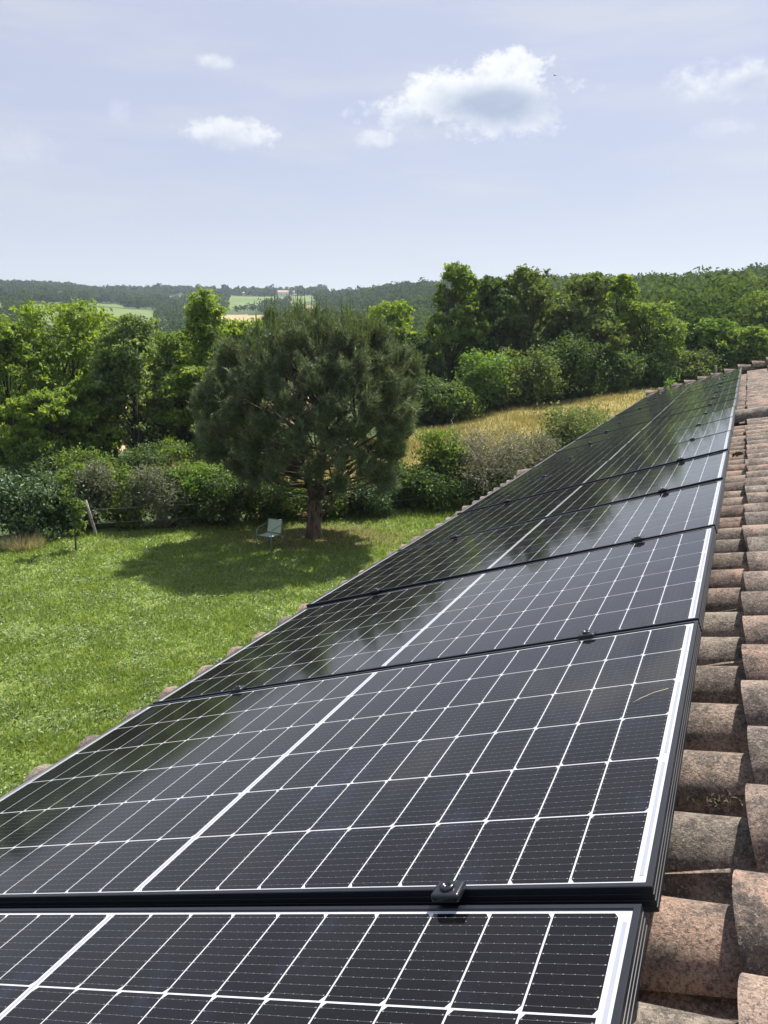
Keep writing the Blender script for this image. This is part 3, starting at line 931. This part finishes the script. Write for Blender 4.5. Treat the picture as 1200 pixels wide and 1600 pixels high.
SHR = [
    ('dark bush at the foot of the left belt, above the laurels', 45, 690, 52, 38.5, F_deep, 0),
    ('shaded bush at the foot of the belt, above the pale grey green shrub', 120, 700, 46, 38.0, F_mid, 0),
    ('shaded bush at the foot of the belt beside the dry gap', 205, 696, 44, 38.5, F_deep, 0),
    ('shaded green bush behind the grey thorny shrub, left of the golden tuft', 255, 690, 40, 39.5, F_mid, 0),
    ('shaded green bush at the foot of the belt close to the pine', 335, 685, 52, 39.5, F_deep, 0),
    ('dark glossy laurel shrub at the left edge of the hedge', 10, 735, 60, 27.6, F_laurel, 0),
    ('dark laurel shrub behind the young tree, with paler leaf tips', 66, 738, 44, 28.6, F_laurel, 0),
    ('pale grey green shrub above the leaning wooden post', 118, 722, 42, 29.2, F_grey, 4),
    ('leafy green shrub right of the leaning wooden post', 170, 732, 48, 29.8, F_mid, 0),
    ('grey thorny shrub with bleached bare twigs in the left hedge', 236, 724, 46, 29.4, F_grey, 40),
    ('green shrub between the grey thorny shrub and the pine', 300, 722, 48, 30.2, F_bright, 6),
    ('dark shrub with dead sticks low at the left of the pine', 352, 738, 50, 29.9, F_deep, 26),
    ('dark hedge shrub seen under the left half of the pine', 418, 752, 52, 30.6, F_deep, 8),
    ('dark hedge shrub right behind the pine trunk', 500, 758, 52, 31.2, F_deep, 8),
    ('dark low shrub right of the pine trunk, with bleached sticks', 580, 752, 46, 31.4, F_laurel, 26),
    ('fresh green shrub at the right of the pine above dark branches', 692, 667, 40, 33.2, F_mid, 0),
    ('low dark shrub mass below the fresh green one, right of the pine', 700, 738, 54, 32.3, F_deep, 12),
    ('low dark shrub mass at the foot of the large grey thorn shrub', 772, 740, 54, 32.8, F_deep, 30),
    ('dark dense shrub low between the pine and the eaves', 640, 722, 54, 32.4, F_deep, 10),
    ('large grey blossoming thorn shrub before the golden meadow', 762, 670, 78, 33.2, F_ash, 120),
    ('grey shrub with bare dead branches sticking up beside the eaves', 838, 676, 48, 33.8, F_ash, 110),
    ('tall pale willowy shrub in front of the golden meadow', 908, 634, 60, 36.0, F_willow, 10),
]
for i, (lab, u, v, hw, Y, fo, dd) in enumerate(SHR):
    shrub(lab, u, v, hw, Y, fo, 300 + i, n=11000 if hw > 55 else 9000, leaf=(.115, .062) if fo not in (F_grey, F_ash) else (.085, .045), dead=dd, twigs=M_dead if dd > 15 else M_bark, nb=20 if hw > 50 else 16)
TH_ = [
    ('dark bushy tree at the left foot of the tall oaks', 690, 588, 46, 54.0, F_deep), ('light green round bush below the first oaks', 762, 545, 42, 56, F_bright),
    ('grey green bush at the meadow edge below the oaks', 720, 600, 40, 54.2, F_mid), ('dark bush at the meadow edge under the middle oak', 830, 545, 48, 57.5, F_oak),
    ('tall dark thicket bush at the meadow edge right of the middle', 892, 520, 46, 59.5, F_deep), ('dark thicket bush just left of the gable end', 952, 548, 44, 61.5, F_deep),
    ('dark thicket bush above the gable corner', 1012, 545, 46, 64, F_deep), ('dark thicket bush over the gable tiles', 1074, 548, 46, 66, F_oak), ('dark thicket bush at the right over the gable tiles', 1136, 545, 46, 67, F_deep),
    ('thicket bush at the right edge over the gable tiles', 1192, 548, 42, 68, F_mid), ('pale bush at the meadow edge under the oaks, left of the dark thicket', 790, 580, 36, 56, F_oak)]
for i, (lab, u, v, hw, Y, fo) in enumerate(TH_):
    shrub(lab, u, v, hw, Y, fo, 360 + i, n=9000, leaf=(.19, .11), group='bushes along the far edge of the meadow', nb=18)

# dry grass mound at the left edge, brush heap behind the pine
def tussock(name, label, cat, x, y, r, h, fol, seed, n=900, group=None):
    rng = np.random.default_rng(seed)
    a = rng.uniform(0, 6.28, n); q = r * np.sqrt(rng.uniform(0, 1, n))
    b0 = np.stack([q * np.cos(a), q * np.sin(a), np.zeros(n)], 1)
    d = unit(np.stack([np.cos(a) * .55 * q / r, np.sin(a) * .55 * q / r, np.ones(n)], 1) + rng.normal(size=(n, 3)) * .28)
    L = h * rng.uniform(.5, 1.1, n)[:, None]
    sd = unit(np.cross(d, rng.normal(size=(n, 3)))) * .012
    V = np.stack([b0 - sd, b0 + sd, b0 + d * L + np.array([0, 0, 0])], 1).reshape(-1, 3)
    o = bulk(name, V, np.arange(3 * n).reshape(n, 3), fol); o.location = (x, y, g1(x, y) - .02)
    tag(o, label, cat, group)


x, y = at(0, 26.2); tussock('dry_tussock', 'straw coloured dry grass tussock at the left edge of the lawn', 'grass', x, y, .55, .55, F_straw, 1, 900)
x, y = at(300, 33.5); tussock('dry_tussock', 'golden dry grass tuft showing above the hedge left of the pine', 'grass', x, y, 1.0, 2.2, F_gold, 2, 1500)

# young tree, leaning post, fence
def sapling():
    x, y = at(88, 25.9); H = height_at(88, 722, 25.9)
    tree('young_tree', 'slim dark young tree standing on the lawn in front of the hedge', 'tree', x, y, H, .62, F_mid, M_bark, 77, n=900, leaf=(.12, .06), hb=.12, nb=9, trunk=.035, spread=.3, clumps=5,
         prof=lambda f: .5 + .4 * math.sin(math.pi * f))
sapling()


def fence():
    pts = []
    for u, Y in ((124, 28.0), (538, 30.6), (860, 32.9)):
        pts.append(at(u, Y))
    x0, y0 = pts[0]
    root = empty('wire_fence', (x0, y0, g1(x0, y0))); tag(root, 'thin wire fence on weathered wooden posts in front of the hedge', 'fence')
    tops = []
    for i, (x, y) in enumerate(pts):
        mb = MB(); z = g1(x, y) - g1(x0, y0); b_ = Vector((x - x0, y - y0, z))
        lean = Vector((-.26, -.05, 0)) if i == 0 else Vector((rr.uniform(-.05, .05), 0, 0)); h = 1.28 if i == 0 else 1.15
        mb.tube([b_ - Vector((0, 0, .3)), b_, b_ + lean * .5 + Vector((0, 0, h * .5)), b_ + lean + Vector((0, 0, h))], [.06, .06, .056, .05], 8)
        o = mb.build('post', M_dead, root)
        if i == 0: tag(o, 'bleached wooden post leaning to the left')
        tops.append(b_)
    wires = MB()
    for hgt in (.45, .95):
        for a_, b_ in zip(tops[:-1], tops[1:]):
            wires.tube([a_ + Vector((0, -.06, hgt)), a_.lerp(b_, .5) + Vector((0, -.06, hgt - .04)), b_ + Vector((0, -.06, hgt))], .005, 4, caps=False)
    wires.build('wire', plain('galvanised wire', (.35, .35, .34), .5, .5, Metallic=.6), root)
fence()


# ------------------------------------------------------------------ garden chair
def chair():
    x, y = at(410, 26.2)
    root = empty('garden_chair', (x, y, g1(x, y)), R(149)); root.scale = (1.15, 1.12, 1.08)   # local +y is the front
    tag(root, 'pale blue green metal garden armchair standing beside the pine shadow', 'chair')
    m = plain('green grey painted tube', (.15, .21, .19), .4, .5, .1, 30)
    mm = plain('pale blue green mesh fabric', (.40, .47, .36), .7, .3, .08, 120)
    fr = MB(); hw = .27
    for sx in (-1, 1):
        leg = MB()
        leg.tube([(sx * hw, .26, 0), (sx * hw, .25, .40), (sx * hw, .24, .56), (sx * hw, .19, .63), (sx * hw, .05, .665), (sx * hw, -.24, .70)], .016, 8)
        leg.build('leg', m, root)
        leg = MB()
        leg.tube([(sx * hw, -.36, 0), (sx * (hw - .01), -.30, .22), (sx * (hw - .02), -.22, .40)], .016, 8)
        leg.build('leg', m, root)
    fr.tube([(-.25, .24, .42), (.25, .24, .42)], .014, 8); fr.tube([(-.25, -.22, .41), (.25, -.22, .41)], .014, 8)
    for sx in (-1, 1): fr.tube([(sx * .25, .24, .42), (sx * .25, -.22, .41), (sx * .25, -.25, .52), (sx * .25, -.31, .84)], .014, 8)
    fr.tube([(-.25, -.31, .84), (.25, -.31, .84)], .014, 8)
    fr.build('frame', m, root)
    se = MB()
    prof = [(.235, .425), (.10, .410), (-.05, .402), (-.215, .412)]
    vs = [(sx * .24, yy, zz + dz) for dz in (0, -.006) for sx in (-1, 1) for yy, zz in prof]
    fs = [(k, k + 1, 4 + k + 1, 4 + k) for k in range(3)] + [(8 + k, 12 + k, 13 + k, 9 + k) for k in range(3)]
    se.add(vs, fs, 0, True); se.build('seat', mm, root)
    ba = MB()
    prof = [(-.222, .45), (-.246, .53), (-.275, .68), (-.303, .835)]
    vs = [(sx * .24, yy + dy, zz) for dy in (0, -.006) for sx in (-1, 1) for yy, zz in prof]
    ba.add(vs, fs, 0, True); ba.build('backrest', mm, root)
chair()

# ------------------------------------------------------------------ grass
def vnoise(x, y, s, seed):
    rng = np.random.default_rng(seed); T = rng.uniform(size=(64, 64))
    u, v = x / s, y / s; i, j = np.floor(u).astype(int), np.floor(v).astype(int); f, g = u - i, v - j
    f = f * f * (3 - 2 * f); g = g * g * (3 - 2 * g)
    t = lambda a, b: T[a % 64, b % 64]
    return (t(i, j) * (1 - f) + t(i + 1, j) * f) * (1 - g) + (t(i, j + 1) * (1 - f) + t(i + 1, j + 1) * f) * g


M_grass = foliage('grass blades', (.105, .165, .031), (.24, .31, .086), .46, .03, (.22, .29, .066))
M_clover = foliage('broad lawn leaves', (.105, .17, .044), (.235, .31, .12), .34, .06)


def lawn_grass():
    rng = np.random.default_rng(9)
    n = 330000
    az = np.radians(rng.uniform(-30, 6, n)); d = np.exp(rng.uniform(math.log(8.5), math.log(35), n))
    x = d * np.sin(az); y = d * np.cos(az)
    e = MR @ Vector((-1.2, 0, 0)); inside = ((x - e.x) * ex.x + (y - e.y) * ex.y) / math.hypot(ex.x, ex.y) > 0
    keep = (y < HEDGE(x) + .6) & ~inside
    pd = np.hypot((x - PINE[0]) / 4.2, (y - PINE[1]) / 2.2)
    keep &= rng.uniform(size=n) < np.clip(.30 + .9 * (pd - .35), .22, 1)
    patch = vnoise(x, y, .5, 1) * .6 + vnoise(x, y, .17, 2) * .4
    keep &= rng.uniform(size=n) < np.clip(.35 + 1.1 * patch, 0, 1)
    worn = vnoise(x, y, 1.7, 12) * .7 + vnoise(x, y, .45, 13) * .3
    keep &= rng.uniform(size=n) < np.clip(1.25 - 2.6 * (worn - .58), .18, 1)
    x, y, patch = x[keep], y[keep], patch[keep]; n = len(x); d = np.hypot(x, y)
    z = gh(x, y)
    b0 = np.stack([x, y, z - .005], 1)
    L = (.05 + .10 * patch) * rng.uniform(.6, 1.5, n) * (1 + .5 * np.clip((d - 22) / 10, 0, 1))
    wd = .0085 + .0016 * (d - 8) * .28
    dirn = unit(rng.normal(size=(n, 3)) * .65 + np.array([0, 0, .8]))
    sd = unit(np.cross(dirn, rng.normal(size=(n, 3)))) * (wd * rng.uniform(.7, 1.3, n))[:, None]
    V = np.stack([b0 - sd, b0 + sd, b0 + dirn * L[:, None]], 1).reshape(-1, 3)
    o = bulk('lawn_grass', V, np.arange(3 * n).reshape(n, 3), M_grass); tag(o, 'short green grass of the lawn', 'grass', kind='stuff')
    # broad leaves of clover and plantain between the blades
    n = 120000
    az = np.radians(rng.uniform(-30, 6, n)); d = np.exp(rng.uniform(math.log(8.5), math.log(33), n)); x = d * np.sin(az); y = d * np.cos(az)
    inside = ((x - e.x) * ex.x + (y - e.y) * ex.y) / math.hypot(ex.x, ex.y) > 0
    pd = np.hypot((x - PINE[0]) / 4.2, (y - PINE[1]) / 2.2)
    p2 = vnoise(x, y, .75, 5) * .55 + vnoise(x, y, .22, 6) * .45
    keep = (y < HEDGE(x)) & ~inside & (pd > .8) & (rng.uniform(size=n) < np.clip((p2 - .34) * 2.6, 0, 1))
    x, y = x[keep], y[keep]; n = len(x); d = d[keep]
    C = np.stack([x, y, gh(x, y) + rng.uniform(.02, .07, n)], 1)
    s = rng.uniform(.6, 1.5, n) * (.055 + .0009 * d)
    V, F = leaf_quads(C, s, s * .5, rng, np.tile([0, 0, 1.], (n, 1)), 1.1)
    o = bulk('clover', V, F, M_clover); tag(o, 'broad clover leaves growing in the lawn', 'clover', kind='stuff')


lawn_grass()


def meadow_grass():
    rng = np.random.default_rng(19); n = 150000
    az = np.radians(rng.uniform(-20, 27, n)); d = rng.uniform(33, 72, n); x = d * np.sin(az); y = d * np.cos(az)
    keep = region(x, y) == 1
    keep &= rng.uniform(size=n) < .35 + .65 * vnoise(x, y, 2.2, 3)
    x, y, d = x[keep], y[keep], d[keep]; n = len(x)
    b0 = np.stack([x, y, gh(x, y) - .02], 1)
    dirn = unit(rng.normal(size=(n, 3)) * .22 + np.array([-.12, 0, 1.]))
    L = rng.uniform(.14, .36, n) * (.7 + .6 * vnoise(x, y, 3.1, 8))
    sd = unit(np.cross(dirn, rng.normal(size=(n, 3)))) * .022
    V = np.stack([b0 - sd, b0 + sd, b0 + dirn * L[:, None]], 1).reshape(-1, 3)
    o = bulk('meadow_grass', V, np.arange(3 * n).reshape(n, 3), F_gold); tag(o, 'tall dry golden grass of the meadow', 'grass', kind='stuff')


meadow_grass()

# ------------------------------------------------------------------ woods on the hills
def wood(name, label, fol, ntree, azr, dr, rr_, cards, csize, seed, ok):
    rng = np.random.default_rng(seed)
    m = ntree * 3
    az = np.radians(rng.uniform(*azr, m)); d = np.sqrt(rng.uniform(dr[0] ** 2, dr[1] ** 2, m))
    x, y = d * np.sin(az), d * np.cos(az)
    k = ok(x, y, np.degrees(az), d); x, y = x[k][:ntree], y[k][:ntree]; n = len(x); d = np.hypot(x, y)
    r = rng.uniform(*rr_, n); z = gh(x, y)
    # five lobes to a crown
    nl = 5
    lo = unit(rng.normal(size=(n, nl, 3)) + np.array([0, 0, .3])) * rng.uniform(.25, .6, (n, nl, 1))
    lo[..., 2] *= .8
    pick = rng.integers(nl, size=(n, cards))
    cen_ = lo[np.arange(n)[:, None], pick]
    dd = unit(rng.normal(size=(n, cards, 3)) + np.array([0, 0, .35]))
    pts = (cen_ + dd * .55 * rng.uniform(.75, 1.05, (n, cards, 1))) * r[:, None, None]
    pts[..., 2] *= 1.05
    tall = rng.uniform(.75, 1.25, n)
    C = pts + np.stack([x, y, z + r * (tall + rng.uniform(0, .7, n) ** 2)], 1)[:, None, :]
    C = C.reshape(-1, 3); nr = dd.reshape(-1, 3)
    s = csize * rng.uniform(.6, 1.4, len(C)) * np.clip(np.repeat(d, cards) / np.mean(d), .6, 1.6)
    V, F = leaf_quads(C, s, s * .72, rng, nr, 1.2)
    o = bulk(name, V, F, fol); tag(o, label, 'woodland', kind='stuff')


def clear(x, y):
    k = region(x, y) == 3
    for q in (1.04, 1.09, 1.14): k &= region(x * q, y * q) < 4
    return k


def edge(x, y): return np.interp(np.degrees(np.arctan2(x, y)), [-19, 2.7, 10, 18, 30, 40], [46, 56, 63, 69, 76, 80])
wood('hillside_wood', 'dense green wood covering the hillside on the right', F_far, 1900, (1.5, 36), (72, 460), (2.4, 4.8), 230, .95, 31, lambda x, y, a, d: (d > edge(x, y) + 10))
wood('ridge_wood', 'blue green wood along the middle ridge', F_far2, 2600, (-7.5, 12), (300, 900), (2.8, 5.4), 75, 1.9, 32, lambda x, y, a, d: clear(x, y) & (d > 300 + np.clip(-a, 0, 8) * 42))
wood('valley_wood', 'patchy wood over the far left hills', F_far2, 5600, (-34, -4), (190, 1260), (2.4, 5.4), 60, 2.0, 33,
     lambda x, y, a, d: clear(x, y) & ((vnoise(x, y, 45, 4) * .7 + vnoise(x, y, 17, 6) * .3 > .36)))

# single trees on the skyline
def far_tree(label, u, vtop, hwpx, Y, fol, seed, kind='round', name='broadleaf_tree'):
    x, y = at(u, Y); H = max(3.0, height_at(u, vtop, Y)); W = hwpx / 1268.77 * Y
    bl = None
    if kind == 'umbrella': bl = [(W * .45 * math.cos(a), W * .45 * math.sin(a), H * .86, W * .55, W * .55, H * .11) for a in (0, 1.3, 2.5, 3.8, 5.0)]
    if kind == 'spire': bl = [(0, 0, H * (.15 + .8 * k / 7), W * (1 - .8 * k / 7), W * (1 - .8 * k / 7), H * .09) for k in range(8)]
    tree(name, label, 'tree', x, y, H, W, fol, M_bark, seed, n=900, leaf=(1.2, .8), hb=.12, nb=8, blobs=bl, trunk=.3, group='single trees on the far skyline', spread=.22, clumps=7)


SK = [('flat topped umbrella pine on the far left skyline', 54, 449, 8, 1150, 'umbrella', 'pine_tree'), ('dark spire shaped conifer on the far left skyline', 123, 447, 4, 1150, 'spire', 'conifer'),
      ('round dark tree at the left of the hilltop pasture', 352, 445, 9, 1140, 'round', 'broadleaf_tree'), ('small round tree on the hilltop right of the farm roof', 398, 447, 6, 1140, 'round', 'broadleaf_tree'),
      ('broad round tree crowning the hilltop pasture', 425, 443, 11, 1140, 'round', 'broadleaf_tree'), ('small round tree at the right end of the hilltop pasture', 472, 447, 7, 1120, 'round', 'broadleaf_tree'),
      ('tiny pointed tree on the hilltop before the farm roof', 374, 447, 4, 1140, 'round', 'broadleaf_tree'), ('round dark tree standing at the valley field on the left', 135, 461, 10, 900, 'round', 'broadleaf_tree'),
      ('round dark tree on the left skyline above the small pasture', 180, 458, 9, 1100, 'round', 'broadleaf_tree')]
for i, (lab, u, v, hw, Y, kd, nm) in enumerate(SK): far_tree(lab, u, v, hw, Y, F_far2, 500 + i, kd, nm)


def farmhouse(label, u, Y, wd, h, wallc, roofc, rz=0.2):
    x, y = at(u, Y); z = g1(x, y)
    root = empty('farmhouse', (x, y, z), rz); tag(root, label, 'house', 'farmhouses on the far hills')
    mb = MB(); mb.box((0, 0, h / 2 - 1), (wd, wd * .5, h + 2)); mb.build('wall', plain('pale farm wall', wallc, .9), root)
    rf = MB(); a, b_ = wd / 2 + .5, wd * .25 + .5; rh = wd * .13
    rf.add([(-a, -b_, h), (a, -b_, h), (a, b_, h), (-a, b_, h), (-a, 0, h + rh), (a, 0, h + rh)], [(0, 1, 5, 4), (2, 3, 4, 5), (1, 2, 5), (3, 0, 4), (3, 2, 1, 0)])
    rf.build('roof', plain('farm roof', roofc, .9), root)
    wi = MB()
    for k in (-.3, 0, .3): wi.box((k * wd, -wd * .25 - .03, h * .5), (.9, .1, 1.3))
    wi.build('window', plain('dark pane', (.03, .035, .04), .2), root)


farmhouse('white farmhouse on the far hilltop beside the round trees', 448, 1128, 22, 5, (.75, .72, .66), (.40, .25, .18))
farmhouse('small white farm building on the hilltop left of the pasture', 388, 1135, 12, 4, (.75, .73, .68), (.45, .33, .26), -.3)
farmhouse('red roofed house among the trees on the far left hill', 97, 860, 12, 5, (.60, .50, .40), (.45, .22, .14), .4)

# ------------------------------------------------------------------ bird, moss
def bird(u, v, dist, sc, label):
    d = px_dir(u, v).normalized(); p = Vector((0, 0, CAM_H)) + d * dist
    mb = MB()
    mb.tube([(-.20, 0, 0), (-.12, 0, 0), (0, 0, 0), (.10, 0, .01), (.15, 0, .015), (.19, 0, .01)], [.01, .03, .045, .04, .028, .004], 8)
    for s in (-1, 1):
        mb.add([(.07, s * .03, .02), (.10, s * .18, .09), (.02, s * .40, .05), (-.03, s * .20, .07), (-.06, s * .03, .02)], [(0, 1, 3, 4), (1, 2, 3)])
        mb.add([(.07, s * .03, .012), (.10, s * .18, .082), (.02, s * .40, .045), (-.03, s * .20, .062), (-.06, s * .03, .012)], [(4, 3, 1, 0), (3, 2, 1)])
    mb.add([(-.14, -.02, .005), (-.14, .02, .005), (-.30, .06, .0), (-.30, -.06, .0)], [(0, 1, 2, 3)])
    o = mb.build('bird', plain('dark plumage', (.03, .028, .026), .7)); o.location = p; o.scale = (sc,) * 3; o.rotation_euler = (R(25), R(-12), R(35))
    tag(o, label, 'bird')
bird(867, 118, 70, .75, 'small dark bird flying at the right edge of the big cloud')


def moss():
    rng = np.random.default_rng(3)
    c0 = MR @ Vector((.03, .485, -.160)); n = 70
    C = np.array([c0 + ex * float(rng.normal() * .020) + ey * float(rng.normal() * .010) + ez * float(abs(rng.normal()) * .005) for _ in range(n)])
    V, F = leaf_quads(C, rng.uniform(.006, .016, n), rng.uniform(.003, .007, n), rng)
    o = bulk('leaf_litter', V, F, foliage('withered leaf bits', (.03, .026, .02), (.13, .105, .07), .1, .02)); tag(o, 'little heap of withered leaf bits between two tiles beside the panel', 'leaf litter', kind='stuff')
moss()


def moss_clump(u_, v_, z_, r_, seed, label):
    rng = np.random.default_rng(seed); c0 = MR @ Vector((u_, v_, z_)); n = 160
    d = unit(rng.normal(size=(n, 3))); d[:, 2] = np.abs(d[:, 2])
    C = np.array([c0 + ex * float(q[0] * r_) + ey * float(q[1] * r_) + ez * float(q[2] * r_ * .6) for q in d])
    V, F = leaf_quads(C, rng.uniform(.3, .6, n) * r_, rng.uniform(.2, .4, n) * r_, rng, d, 1.0)
    o = bulk('moss_clump', V, F, M_moss); tag(o, label, 'moss')


M_moss = foliage('dark moss', (.03, .032, .018), (.09, .085, .05), .1, .0)
moss_clump(.03, 4.53, -.090, .030, 41, 'dark moss clump on a tile beside the fifth panel')
moss_clump(.19, 3.05, -.090, .018, 42, 'small dark moss spot on a tile near the right edge of the photo')


def weed():
    rng = np.random.default_rng(8); c0 = MR @ Vector((-1.40, 17.22, .0))
    n = 46; C = np.array([c0 + Vector((float(rng.normal() * .10), float(rng.normal() * .05), float(abs(rng.normal()) * .09))) for _ in range(n)])
    root = empty('weed', c0); V, F = leaf_quads(C - np.array(c0), .12, .045, rng)
    bulk('leaf_tuft', V, F, F_bright, root)
    mb = MB()
    for k in range(4): mb.tube([(k * .04 - .06, 0, -.08), (k * .05 - .08, 0, .10)], .004, 4)
    mb.build('stem', M_bark, root)
    tag(root, 'small bright green weed growing between the gable edge tiles', 'weed')
    p0 = MR @ Vector((-.52, 17.20, -.02)); mb = MB()
    mb.tube([p0, p0 + Vector((.01, 0, .10)), p0 + Vector((-.005, 0, .20))], [.022, .02, .018], 7)
    o = mb.build('wooden_stub', M_dead); tag(o, 'short grey wooden stub standing behind the gable edge tiles', 'stick')


weed()

# ------------------------------------------------------------------ air
HAZE = True
if HAZE:
    m = bpy.data.materials.new('hazy air'); m.use_nodes = True; nt = m.node_tree; nt.nodes.clear()
    pv = nt.nodes.new('ShaderNodeVolumePrincipled'); pv.inputs['Density'].default_value = .00017
    pv.inputs['Color'].default_value = (.72, .85, 1.0, 1); pv.inputs['Anisotropy'].default_value = .3
    oo = nt.nodes.new('ShaderNodeOutputMaterial'); nt.links.new(pv.outputs[0], oo.inputs['Volume'])
    mb = MB(); mb.box((0, 0, 55), (10400, 10400, 160)); hz_o = mb.build('haze', m); tag(hz_o, kind='stuff')
